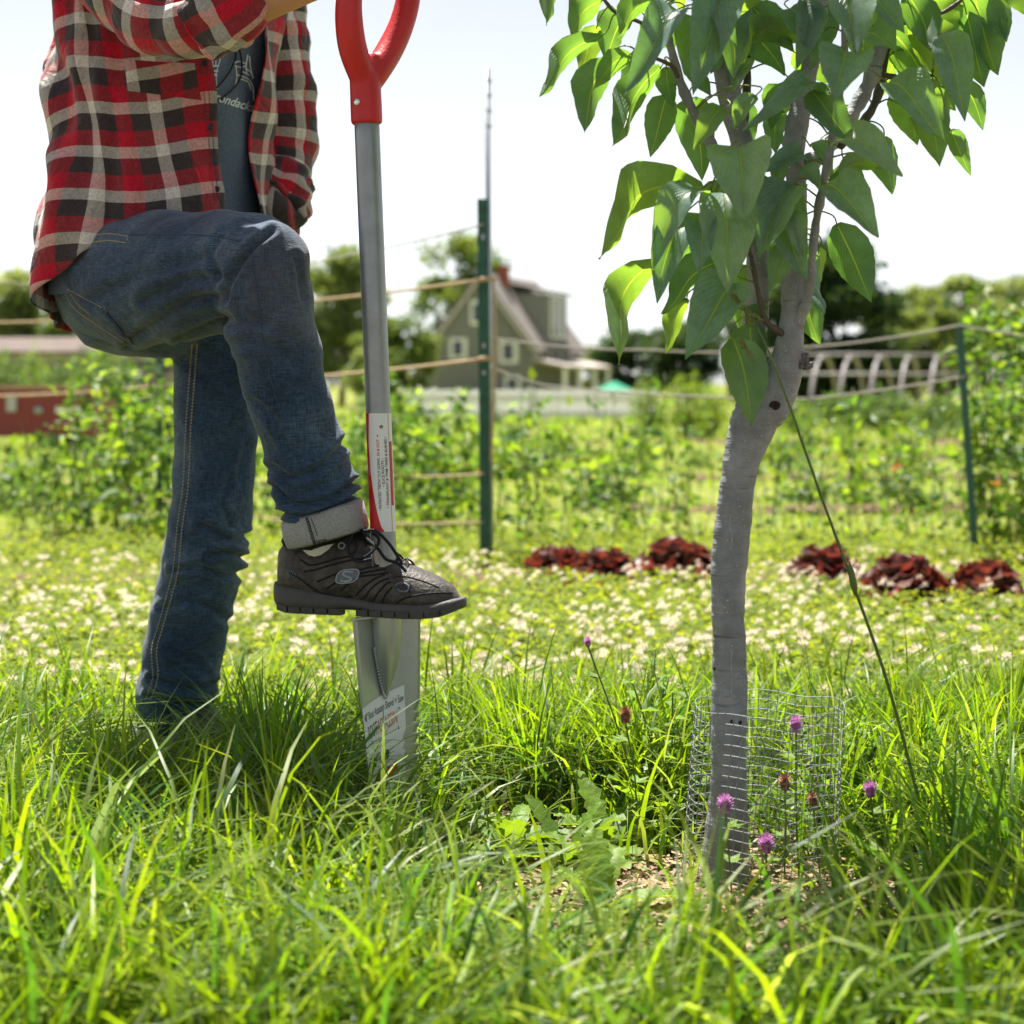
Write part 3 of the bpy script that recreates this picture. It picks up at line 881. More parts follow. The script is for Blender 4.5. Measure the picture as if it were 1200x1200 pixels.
# dormer on the garden-side slope
a0, a1 = W_ / 2 + .9, W_ - .15; zt = he + sl * (W_ - a0) + .1
b0, b1 = 4.0, 8.6
V = [hp_(a1, b0, he + .35), hp_(a1, b1, he + .35), hp_(a1, b1, zt), hp_(a1, b0, zt), hp_(a0, b0, zt), hp_(a0, b1, zt)]
dm = obj('dormer', V, [(0, 1, 2, 3), (0, 3, 4), (1, 5, 2), (3, 2, 5, 4)], M['siding'], house, smooth=False)
V = [hp_(a0 - .9, b0 - .4, zt + .75), hp_(a0 - .9, b1 + .4, zt + .75), hp_(a1 + .5, b1 + .4, zt), hp_(a1 + .5, b0 - .4, zt)]; V += [p + up * .2 for p in V]
obj('dormer_roof', V, [(0, 1, 2, 3), (7, 6, 5, 4), (0, 3, 7, 4), (1, 5, 6, 2), (3, 2, 6, 7), (0, 4, 5, 1)], M['shingle'], dm, smooth=False)
for b in (5.0, 6.3, 7.6):
    obj('dormer_window', *hbox(a1 - .02, a1 + .08, b - .5, b + .5, he + .55, zt - .2), M['white_paint'], dm, smooth=False)
    obj('dormer_pane', *hbox(a1 + .09, a1 + .13, b - .3, b + .3, he + .7, zt - .35), M['glass'], dm, smooth=False)
# porch along the garden side
zp = H - (428 - HOR) / F * Yh - g0
V = [hp_(W_, -.4, zp + .35), hp_(W_, D_, zp + .35), hp_(W_ + 2.6, D_, zp - .25), hp_(W_ + 2.6, -.4, zp - .25)]; V += [p + up * .25 for p in V]
pr = obj('porch_roof', V, [(0, 1, 2, 3), (7, 6, 5, 4), (0, 3, 7, 4), (1, 5, 6, 2), (3, 2, 6, 7), (0, 4, 5, 1)], mat('porch_roof', (.42, .37, .34), .8), house, smooth=False)
for b in (0, 3.6, 7.3, 11): obj('porch_post', *hbox(W_ + 2.3, W_ + 2.55, b - .12, b + .13, 0, zp - .2), M['white_paint'], pr, smooth=False)
# lower shed in front, left of the gable
sh = thing('garden_shed', P(478, 465, 118), 'low grey shed with sloping roof next to the grey house', 'shed')
c = P(482, 455, 118); obj('wall', *box((c.x, 118, float(gz(118)) + 1.1), (3.0, 3.0, 2.2)), M['siding'], sh, smooth=False)
V = [(c.x - 1.8, 116.2, 1.25), (c.x + 1.8, 116.2, 2.1), (c.x + 1.8, 119.8, 2.1), (c.x - 1.8, 119.8, 1.25)]; V += [(x, y, z + .15) for x, y, z in V]
obj('roof', V, [(3, 2, 1, 0), (4, 5, 6, 7), (0, 1, 5, 4), (2, 3, 7, 6), (1, 2, 6, 5), (3, 0, 4, 7)], bpy.data.materials['barge'], sh, smooth=False)

# tan house far behind the trailer
M['tan_wall'] = mat('pinkish_tan_siding', (.24, .205, .19), .85, .2, var=.08, vscale=1.5, bump=.4, bscale=3, stretch=(.3, .3, 5))
Yt = 62.0; g1 = float(gz(Yt)); th = thing('tan_house', ((60 - 600) / F * Yt, Yt, g1), 'long pinkish tan house with dark windows behind the red trailer', 'house')
xa, xb = (-60 - 600) / F * Yt, (215 - 600) / F * Yt; zt = H - (412 - HOR) / F * Yt
obj('wall', *box(((xa + xb) / 2, Yt + 3, (g1 + zt) / 2), (xb - xa, 6, zt - g1)), M['tan_wall'], th, smooth=False)
V = [(xa - .4, Yt - .5, zt), (xb + .4, Yt - .5, zt), (xb + .4, Yt + 3, zt + .6), (xa - .4, Yt + 3, zt + .6), (xb + .4, Yt + 6.5, zt), (xa - .4, Yt + 6.5, zt)]
obj('roof', V, [(0, 1, 2, 3), (3, 2, 4, 5), (0, 3, 5), (1, 4, 2), (0, 5, 4, 1)], mat('dark_roof', (.10, .075, .065), .9, var=.3, vscale=1.5), th, smooth=False)
for u in (-20, 33, 110, 150, 185):
    q = P(u, 430, Yt - .06); wd = obj('window', *box((q.x, Yt - .05, q.z), (.85, .12, .55)), M['tan_wall'], th, smooth=False)
    obj('pane', *box((q.x, Yt - .13, q.z), (.72, .05, .45)), M['glass'], wd, smooth=False)
for v in (418, 440):
    q = P(80, v, Yt - .1); obj('trim_board', *box(((xa + xb) / 2, Yt - .03, q.z), (xb - xa, .05, .10)), mat('trim%d' % v, (.5, .42, .38), .8), th, smooth=False)

# ------------------------------------------------------------------ white fence, green parasol
Yf = 58.0; gf0 = float(gz(Yf)); fx0, fx1 = (470 - 600) / F * Yf, (770 - 600) / F * Yf
fence = thing('white_fence', (fx0, Yf, gf0), 'low white board fence between the garden and the grey house', 'fence')
top = H - (457 - HOR) / F * Yf
i = 0; x = fx0
me_b = mk_mesh('board', *box((0, 0, (top - gf0) / 2), (.145, .03, top - gf0)), smooth=False); me_b.materials.append(M['vinyl'])
while x < fx1:
    o = bpy.data.objects.new('board', me_b); col.objects.link(o); o.parent = fence; o.location = (x - fx0, random.uniform(-.004, .004), random.uniform(-.012, .012)); x += .155
for x in np.arange(fx0, fx1, 2.2): obj('post', *box((x, Yf + .08, (gf0 + top + .1) / 2), (.12, .12, top + .1 - gf0)), M['white_paint'], fence, smooth=False)
for z in (gf0 + .25, top - .2): obj('rail', *box(((fx0 + fx1) / 2, Yf + .045, z), (fx1 - fx0, .05, .1)), M['white_paint'], fence, smooth=False)

M['teal'] = mat('teal_canvas', (.03, .30, .18), .7, .2, transl=.25, var=.06)
Yu = 66.0; c = P(720, 447, Yu); gu = float(gz(Yu))
um = thing('patio_umbrella', (c.x, Yu, gu), 'teal green patio umbrella showing above the white fence', 'umbrella')
rim = P(720, 458, Yu).z; n = 8; rr = 24 * Yu / F
for i in range(n):
    a, b = i * 2 * math.pi / n, (i + 1) * 2 * math.pi / n
    V = [(c.x, Yu, c.z + .02), (c.x + rr * math.cos(a), Yu + rr * math.sin(a), rim), (c.x + rr * math.cos(b), Yu + rr * math.sin(b), rim), (c.x + rr * math.cos(a), Yu + rr * math.sin(a), rim - .12), (c.x + rr * math.cos(b), Yu + rr * math.sin(b), rim - .12)]
    obj('canopy_panel', V, [(0, 1, 2), (1, 3, 4, 2)], M['teal'], um, smooth=False)
obj('pole', *tube([(c.x, Yu, gu), (c.x, Yu, c.z)], .025, 8), M['white_paint'], um)

# ------------------------------------------------------------------ hoop tunnel frame
M['pipe'] = mat('weathered_grey_pipe', (.25, .23, .235), .55, .4, var=.12, vscale=4)
Yp = 42.0; gp = float(gz(Yp)); ht = thing('hoop_frame', P(1020, 480, Yp), 'bare grey hoop tunnel frame at the back of the garden', 'tunnel frame')
zt = H - (416 - HOR) / F * Yp; zm = H - (438 - HOR) / F * Yp
for u in (905, 958, 992, 1028, 1063, 1098, 1133, 1168):
    q = P(u - 3, 450, Yp); rw = 1.5; pts = []
    for k in range(17):
        a = math.pi * k / 16; s = -math.cos(a)
        pts.append((q.x - .12 + (s + 1) * .62, Yp + (s + 1) * rw, gp + (zt - gp) * math.sin(a) ** .95))
    obj('hoop', *tube(pts, .05, 8), M['pipe'], ht)
obj('purlin', *tube([P(900, 415, Yp + .9), P(1190, 416, Yp + .9)], .032, 8), M['pipe'], ht)
obj('purlin', *tube([P(880, 438, Yp + .06), P(1195, 439, Yp + .06)], .035, 8), M['pipe'], ht)

# ------------------------------------------------------------------ red trailer
M['red_paint'] = mat('faded_red_paint', (.26, .035, .035), .45, .4, var=.2, vscale=3, c2=(.19, .03, .035))
M['rubber'] = mat('black_rubber', (.02, .02, .02), .85, .2, var=.2, vscale=20)
M['steel'] = mat('dull_steel', (.42, .42, .43), .45, .5, metal=.6, var=.1, vscale=20)
Yr = 19.5; gr = float(gz(Yr)); xr = (108 - 600) / F * Yr; xl = xr - 3.1; zt = H - (456 - HOR) / F * Yr; zb = H - (512 - HOR) / F * Yr
tr = thing('red_trailer', ((xl + xr) / 2, Yr, gr), 'faded red utility trailer with pale stripe parked beyond the peas', 'trailer')
obj('side_panel', *box(((xl + xr) / 2, Yr, (zt + zb) / 2), (xr - xl, .05, zt - zb)), M['red_paint'], tr, smooth=False)
obj('side_panel', *box(((xl + xr) / 2, Yr + 1.4, (zt + zb) / 2), (xr - xl, .05, zt - zb)), M['red_paint'], tr, smooth=False)
obj('end_panel', *box((xr - .03, Yr + .7, (zt + zb) / 2), (.05, 1.33, zt - zb - .02)), M['red_paint'], tr, smooth=False)
obj('end_panel', *box((xl + .03, Yr + .7, (zt + zb) / 2), (.05, 1.33, zt - zb - .02)), M['red_paint'], tr, smooth=False)
obj('floor_panel', *box(((xl + xr) / 2, Yr + .7, zb + .02), (xr - xl - .12, 1.3, .03)), M['steel'], tr, smooth=False)
obj('top_rail', *box(((xl + xr) / 2, Yr - .01, zt + .025), (xr - xl + .04, .10, .05)), mat('pale_wood', (.42, .28, .2), .8, var=.2, vscale=10), tr, smooth=False)
q = P(85, 480, Yr); obj('pale_stripe', *box((q.x, Yr - .035, q.z), (.36, .012, .07)), M['white_paint'], tr, smooth=False)
q = P(15, 472, Yr); obj('stake_bracket', *box((q.x, Yr - .045, q.z), (.11, .035, .20)), M['steel'], tr, smooth=False)
q = P(46, 481, Yr); obj('reflector', *tube([(q.x, Yr - .026, q.z), (q.x, Yr - .05, q.z)], .05, 12), M['steel'], tr)
for (u, dy) in ((60, .12), (60, 1.28), (-110, .12), (-110, 1.28)):
    x = (u - 600) / F * Yr; y0 = Yr + dy; rw = .20
    w = obj('wheel', *tube([(x, y0 - .08, gr + rw), (x, y0 + .08, gr + rw)], rw, 20), M['rubber'], tr, smooth=False)
    obj('hub', *tube([(x, y0 - .09, gr + rw), (x, y0 - .082, gr + rw)], rw * .5, 14), M['steel'], w, smooth=False)
obj('axle', *tube([((60 - 600) / F * Yr, Yr + .2, gr + .2), ((60 - 600) / F * Yr, Yr + 1.2, gr + .2)], .03, 8), M['steel'], tr)
# pale board lying on the turf
q = at_v(8, 596); pb = obj('wooden_board', *box((q[0] - .1, q[1], .03), (.55, .12, .05), .1), mat('bleached_board', (.6, .48, .36), .8, var=.2, vscale=15, stretch=(1, 8, 8)), smooth=False)
tag(pb, 'bleached wooden board lying on the grass before the trailer', 'board')

# ------------------------------------------------------------------ trellis posts and twine
M['green_post'] = mat('dark_green_enamel', (.012, .085, .05), .4, .5, var=.2, vscale=20, bump=.1, bscale=50)
M['galv'] = mat('galvanised_steel', (.40, .42, .44), .4, .5, metal=.7, var=.12, vscale=40)
M['twine'] = mat('jute_twine', (.46, .34, .22), .9, .2, var=.2, vscale=60)
M['string'] = mat('pale_string', (.40, .37, .33), .9, .2)


def t_post(name, u, v_base, v_top, wpx, label, lean=0.0, holes=True):
    x, Y, _ = at_v(u, v_base); top = H - (v_top - HOR) / F * Y; w = wpx * Y / F
    t = thing(name, (x, Y, 0), label, 'post')
    ln = lean
    s = .006; V = []; prof = [(-w / 2, 0), (w / 2, 0), (w / 2, s), (s, s), (s, .035), (-s, .035), (-s, s), (-w / 2, s)]
    for z in (-.25, top): V += [(x + a + ln * (z / top), Y + b, z) for a, b in prof]
    n = len(prof)
    obj('post', V, [(i, (i + 1) % n, n + (i + 1) % n, n + i) for i in range(n)] + [tuple(range(n))[::-1], tuple(range(n, 2 * n))], M['green_post'], t, smooth=False)
    if holes:
        for k in range(13):
            z = .12 + k * (top - .16) / 12
            obj('stud', *box((x + ln * z / top, Y - .006, z), (.011, .012, .016)), M['galv'] if k in (6, 7, 11) else M['green_post'], t, smooth=False)
    return t, Vector((x, Y, top))


tp, top1 = t_post('green_post', 569, 667, 233, 13, 'dark green steel fence post with studs standing in the garden row', -.01)
Y1 = top1.y
rod = thing('steel_rod', (top1.x + .004, Y1 + .05, 0), 'thin galvanised rod tied behind the green fence post', 'rod')
obj('rod', *tube([(top1.x + .02, Y1 + .05, -.1), (top1.x + .012, Y1 + .05, .9), P(570.5, 80, Y1 + .05)], .0105, 8), M['galv'], rod)
for v in (95, 112, 130, 148): obj('notch', *box(P(573, v, Y1 + .045), (.018, .02, .012)), M['galv'], rod, smooth=False)
tl, topl = t_post('green_post', 187, 628, 300, 8, 'narrow green fence post standing among the dense pea plants', 0)
t3, top3 = t_post('green_stake', 1144, 662, 382, 9, 'thin green stake beside the tall pea plants', -.06, False)


def line(name, pts, r, m, label, cat, sag=.02, group=None):
    q = []
    for a, b in zip(pts[:-1], pts[1:]):
        for t in np.linspace(0, 1, 14)[(0 if a is pts[0] else 1):]: q.append(Vector(a).lerp(Vector(b), t) - Vector((0, 0, sag * 4 * t * (1 - t))))
    o = obj(name, *tube(q, r, 6), m); return tag(o, label, cat, group)


Yl = topl.y
for (v1, vl, r, lb) in ((328, 366, .006, 'upper tan twine strung between the green post and pea clump'), (421, 452, .007, 'lower thick tan twine between the green post and pea clump')):
    line('twine', [P(566, v1, Y1 - .03), P(187, vl, Yl), P(-60, vl + 12, Yl + .8)], r, M['twine'], lb, 'twine', .015)
line('twine', [P(566, 263, Y1 - .03), P(187, 330, Yl), P(-60, 322, Yl + .8)], .0035, M['string'], 'thin pale string tied above the twines on the green post', 'string', .03)
line('twine', [P(566, 612, Y1 - .03), P(330, 610, Yl - .2), P(-60, 538, Yl + 4)], .004, M['twine'], 'lowest twine near the ground between post and pea clump', 'twine', .01)
line('twine', [P(566, 555, Y1 - .03), P(440, 556, Yl - .3)], .004, M['twine'], 'short low twine between the spade and green post', 'twine', .01)
line('twine', [P(575, 396, Y1), P(760, 410, (Y1 + top3.y) / 2), P(930, 408, (Y1 + top3.y) / 2 + .2), P(1125, 381, top3.y)], .0042, M['string'], 'upper string from green post to the thin stake', 'string', .012)
line('twine', [P(575, 430, Y1), P(640, 452, Y1 + .1), P(850, 466, 6.2), P(960, 466, 6.3), P(1132, 441, top3.y)], .0042, M['string'], 'lower string from green post to the thin stake', 'string', .006)
line('twine', [P(1125, 381, top3.y), P(1260, 398, top3.y + .2)], .004, M['string'], 'string running on past the thin stake', 'string', .01)
obj('tie', *tube([P(561, 328, Y1 - .05), P(569, 327, Y1 - .055), P(580, 326, Y1 - .03)], .010, 6), M['twine'], tp)
obj('tie', *tube([P(561, 421, Y1 - .05), P(569, 420, Y1 - .055), P(580, 419, Y1 - .03)], .010, 6), M['twine'], tp)
obj('cord', *tube([P(578, 326, Y1 - .035), P(581, 400, Y1 - .035), P(579, 470, Y1 - .035), P(575, 540, Y1 - .035)], .005, 6), M['twine'], tp)

# ------------------------------------------------------------------ young fruit tree
def bark_material():
    m, t, b, out = nmat('smooth_grey_bark'); L = t.links.new
    tc = N(t, 'ShaderNodeTexCoord'); mp = N(t, 'ShaderNodeMapping'); mp.inputs['Scale'].default_value = (1, 1, 1); L(tc.outputs['Object'], mp.inputs[0])
    n1 = N(t, 'ShaderNodeTexNoise', i_Scale=22.0, i_Detail=6.0, i_Roughness=.65); L(mp.outputs[0], n1.inputs['Vector'])
    r1 = ramp(t, [(.28, (.135, .142, .155)), (.5, (.218, .225, .242)), (.72, (.32, .328, .345))]); L(n1.outputs['Fac'], r1.inputs[0])
    vo = N(t, 'ShaderNodeTexVoronoi', i_Scale=150.0); mp2 = N(t, 'ShaderNodeMapping'); mp2.inputs['Scale'].default_value = (.8, .8, 1.2)
    L(tc.outputs['Object'], mp2.inputs[0]); L(mp2.outputs[0], vo.inputs['Vector'])
    r2 = ramp(t, [(.15, (1, 1, 1)), (.26, (0, 0, 0))]); L(vo.outputs['Distance'], r2.inputs[0])
    n3 = N(t, 'ShaderNodeTexNoise', i_Scale=60.0); L(tc.outputs['Object'], n3.inputs['Vector'])
    r3 = ramp(t, [(.48, (0, 0, 0)), (.56, (.8, .8, .8))]); L(n3.outputs['Fac'], r3.inputs[0])
    mm = N(t, 'ShaderNodeMath', operation='MULTIPLY'); L(r2.outputs[0], mm.inputs[0]); L(r3.outputs[0], mm.inputs[1])
    mx = N(t, 'ShaderNodeMix', data_type='RGBA'); L(mm.outputs[0], mx.inputs[0]); L(r1.outputs[0], mx.inputs[6]); mx.inputs[7].default_value = rgb(.56, .56, .56)
    # dark horizontal cracks
    mp4 = N(t, 'ShaderNodeMapping'); mp4.inputs['Scale'].default_value = (12, 12, 110); L(tc.outputs['Object'], mp4.inputs[0])
    n4 = N(t, 'ShaderNodeTexNoise', i_Scale=1.0, i_Detail=3.0); L(mp4.outputs[0], n4.inputs['Vector'])
    r4 = ramp(t, [(.64, (1, 1, 1)), (.74, (.45, .43, .40))]); L(n4.outputs['Fac'], r4.inputs[0])
    mu = N(t, 'ShaderNodeMix', data_type='RGBA', blend_type='MULTIPLY'); mu.inputs[0].default_value = 1; L(mx.outputs[2], mu.inputs[6]); L(r4.outputs[0], mu.inputs[7])
    L(mu.outputs[2], b.inputs['Base Color']); b.inputs['Roughness'].default_value = .62; b.inputs['Specular IOR Level'].default_value = .35
    ad = N(t, 'ShaderNodeMath', operation='ADD'); L(n1.outputs['Fac'], ad.inputs[0]); L(mm.outputs[0], ad.inputs[1])
    sb = N(t, 'ShaderNodeMath', operation='SUBTRACT'); L(ad.outputs[0], sb.inputs[0]); L(n4.outputs['Fac'], sb.inputs[1])
    bp = N(t, 'ShaderNodeBump', i_Strength=.8, i_Distance=.004); L(sb.outputs[0], bp.inputs['Height']); L(bp.outputs[0], b.inputs['Normal'])
    return m


M['grey_bark'] = bark_material()
M['twig'] = mat('brown_twig_bark', (.085, .072, .060), .6, .35, var=.3, vscale=60, bump=.3, bscale=200)
M['petiole'] = mat('green_petiole', (.20, .26, .05), .45, .4, transl=.2)


def leaf_material(name, sheen_dust):
    m, t, b, out = nmat(name); L = t.links.new
    uv = N(t, 'ShaderNodeUVMap'); sp = N(t, 'ShaderNodeSeparateXYZ'); L(uv.outputs[0], sp.inputs[0])
    ax = N(t, 'ShaderNodeMath', operation='ABSOLUTE'); L(sp.outputs[0], ax.inputs[0])
    oi = N(t, 'ShaderNodeObjectInfo'); tc = N(t, 'ShaderNodeTexCoord')
    nz = N(t, 'ShaderNodeTexNoise', i_Scale=35.0, i_Detail=4.0); L(tc.outputs['Object'], nz.inputs['Vector'])
    cr = ramp(t, [(0, (.036, .092, .046)), (.6, (.055, .120, .040)), (1, (.085, .155, .030))]); L(oi.outputs['Random'], cr.inputs[0])
    hv = N(t, 'ShaderNodeHueSaturation'); mr = N(t, 'ShaderNodeMapRange', i_1=.3, i_2=.7, i_3=.8, i_4=1.2); L(nz.outputs['Fac'], mr.inputs[0]); L(mr.outputs[0], hv.inputs['Value']); L(cr.outputs[0], hv.inputs['Color'])
    # veins: midrib plus slanting side veins
    rib = N(t, 'ShaderNodeMapRange', i_1=.02, i_2=.05, i_3=1., i_4=0.); L(ax.outputs[0], rib.inputs[0])
    ml = N(t, 'ShaderNodeMath', operation='MULTIPLY', i_1=.55); L(ax.outputs[0], ml.inputs[0])
    sb = N(t, 'ShaderNodeMath', operation='SUBTRACT'); L(sp.outputs[1], sb.inputs[0]); L(ml.outputs[0], sb.inputs[1])
    m9 = N(t, 'ShaderNodeMath', operation='MULTIPLY', i_1=11.0); L(sb.outputs[0], m9.inputs[0])
    fr = N(t, 'ShaderNodeMath', operation='FRACT'); L(m9.outputs[0], fr.inputs[0])
    sv = N(t, 'ShaderNodeMapRange', i_1=.0, i_2=.10, i_3=.45, i_4=0.); L(fr.outputs[0], sv.inputs[0])
    mxv = N(t, 'ShaderNodeMath', operation='MAXIMUM'); L(rib.outputs[0], mxv.inputs[0]); L(sv.outputs[0], mxv.inputs[1])
    mx = N(t, 'ShaderNodeMix', data_type='RGBA'); L(mxv.outputs[0], mx.inputs[0]); L(hv.outputs[0], mx.inputs[6]); mx.inputs[7].default_value = rgb(.15, .22, .06)
    # sky sheen painted in pale blue, with dusty specks and water spots
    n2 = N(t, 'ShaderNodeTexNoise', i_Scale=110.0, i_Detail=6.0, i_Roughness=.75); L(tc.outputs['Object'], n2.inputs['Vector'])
    r2 = ramp(t, [(.36, (sheen_dust * .35,) * 3), (.70, (sheen_dust,) * 3)]); L(n2.outputs['Fac'], r2.inputs[0])
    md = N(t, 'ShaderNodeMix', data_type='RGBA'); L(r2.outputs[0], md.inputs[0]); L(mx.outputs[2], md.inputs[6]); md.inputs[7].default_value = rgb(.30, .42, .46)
    mv = N(t, 'ShaderNodeMix', data_type='RGBA'); L(mxv.outputs[0], mv.inputs[0]); L(md.outputs[2], mv.inputs[6]); mv.inputs[7].default_value = rgb(.17, .26, .10)
    n7 = N(t, 'ShaderNodeTexNoise', i_Scale=55.0, i_Detail=2.0); L(tc.outputs['Object'], n7.inputs['Vector'])
    r7 = ramp(t, [(.73, (0, 0, 0)), (.77, (.8, .8, .8))]); L(n7.outputs['Fac'], r7.inputs[0])
    mb = N(t, 'ShaderNodeMix', data_type='RGBA'); L(r7.outputs[0], mb.inputs[0]); L(mv.outputs[2], mb.inputs[6]); mb.inputs[7].default_value = rgb(.13, .075, .03)
    L(mb.outputs[2], b.inputs['Base Color']); b.inputs['Roughness'].default_value = .43; b.inputs['Specular IOR Level'].default_value = .8
    bp = N(t, 'ShaderNodeBump', i_Strength=.8, i_Distance=.003); L(mxv.outputs[0], bp.inputs['Height']); bp.invert = True; L(bp.outputs[0], b.inputs['Normal'])
    tr = N(t, 'ShaderNodeBsdfTranslucent'); mt = N(t, 'ShaderNodeMix', data_type='RGBA', blend_type='MULTIPLY'); mt.inputs[0].default_value = 1
    L(mx.outputs[2], mt.inputs[6]); mt.inputs[7].default_value = rgb(3.9, 3.4, .8); L(mt.outputs[2], tr.inputs[0])
    ms = N(t, 'ShaderNodeMixShader'); ms.inputs[0].default_value = .55; L(b.outputs[0], ms.inputs[1]); L(tr.outputs[0], ms.inputs[2]); L(ms.outputs[0], out.inputs[0])
    return m


M['pear_leaf'] = leaf_material('pear_leaf', .28); M['sheen_leaf'] = leaf_material('dusty_sheen_pear_leaf', .85)  # second copy has pale sky sheen painted in, for leaves showing their upper face
TY = TREE[1]
tree = thing('fruit_tree', (TREE[0], TY, 0), 'young pear tree with smooth grey forked trunk and glossy leaves', 'tree')
trunk_px = [(846, 1075, TY, 34), (849, 1030, TY, 29), (851, 985, TY, 25.5), (853, 930, TY, 22.5), (854, 870, TY, 21), (855, 800, TY, 20), (853, 700, TY, 20), (858, 620, TY, 21), (867, 550, TY, 22), (880, 505, TY, 26), (890, 478, TY, 27)]
left_px = [(884, 500, TY, 20), (884, 455, TY + .005, 16), (884, 400, TY + .02, 14.5), (888, 330, TY + .03, 14), (884, 250, TY + .04, 14), (872, 180, TY + .035, 14), (857, 120, TY + .03, 14), (848, 60, TY + .03, 13.5), (842, 0, TY + .03, 13), (836, -110, TY + .03, 12), (838, -260, TY, 9), (830, -420, TY, 5)]
right_px = [(888, 495, TY, 22), (905, 468, TY, 24), (920, 430, TY - .005, 21), (928, 380, TY - .01, 15.5), (931, 310, TY - .01, 14), (934, 230, TY - .01, 13), (930, 175, TY - .01, 13), (942, 110, TY, 12), (956, 40, TY + .01, 11), (966, -40, TY + .01, 12), (985, -180, TY + .02, 9), (1000, -380, TY + .03, 5)]
parts = [ptube(trunk_px, 8, 28), ptube(left_px, 8, 24), ptube(right_px, 8, 24)]
for (u, v, dx, dz, r) in ((943, 424, 16, 4, 9), (905, 476, 1, 0, 7), (918, 402, 8, 0, 8)):
    a = P(u - dx, v + 4, TY - .01); b = P(u + 2, v - dz, TY - .022 if dx < 5 else TY - .01); parts.append(tube([a, a.lerp(b, .5), b], np.array([1.2, 1, .8]) * r * TY / F, 12))
V, Fc, Nn = remesh(parts, .0028, 6)
wob = .0007 * np.sin(V[:, 2] * 160 + V[:, 0] * 90) * np.sin(V[:, 2] * 47 + 1) + .0012 * np.sin(V[:, 2] * 33 + np.arctan2(V[:, 1] - TY, V[:, 0] - .3) * 2)
wob = wob + .0010 * np.sin(V[:, 2] * 700 + 3 * np.sin(V[:, 0] * 120)) * np.exp(-((V[:, 2] - .615) / .022) ** 2) + .0006 * np.sin(V[:, 2] * 520 + 2 * np.sin(V[:, 0] * 90)) * np.exp(-((V[:, 2] - .365) / .015) ** 2)
trunk = obj('trunk', V + Nn * wob[:, None], Fc, M['grey_bark'], tree)
tc_ = Caster(trunk)
b = MB(); q = tc_(945, 421, .0)
for k in range(7):
    a = P(940 + random.uniform(-3, 4), 424 + random.uniform(-6, 6), TY - .02); b.add(*tube([a, a + Vector((random.uniform(0, .012), random.uniform(-.006, .002), random.uniform(-.004, .012)))], [.0045, .0015], 5))
b.out('pruning_stub', mat('weathered_dead_wood', (.17, .165, .17), .9, .2, var=.4, vscale=120, bump=.6, bscale=200), tree)
b = MB()
q = tc_(908, 475, 0)
if q:
    for rr, off in ((.0062, -.0004), (.0040, .0004)): b.add(*tube([q + Vector((rr * math.cos(a), -off, rr * math.sin(a) * .8)) for a in np.linspace(0, 6.28, 14)], .0014, 5))
    b.add(*tube([q + Vector((0, .003, 0)), q + Vector((0, -.0005, 0))], .0022, 8))
b.out('knot', mat('dark_knot', (.045, .03, .022), .9, .1), tree)
b = MB()
for (u, v, r) in ((858, 846, .004), (867, 847, .0035), (838, 783, .003)):
    q = tc_(u, v, 0)
    if q: b.add(*tube([q + Vector((0, .002, 0)), q + Vector((0, -.0012, 0))], [r, r * .6], 8))
b.out('bark_scar', bpy.data.materials['dark_knot'], tree)
b = MB()
for px in ([(857, 602), (855, 615), (858, 630), (856, 645)], [(858, 762), (857, 780), (858, 798), (857, 812)]):
    b.add(*tc_.stroke(px, .0009, -.0002, 5, 6))
b.out('sap_streak', mat('pale_sap', (.30, .30, .31), .5, .4, var=.3, vscale=200), tree)

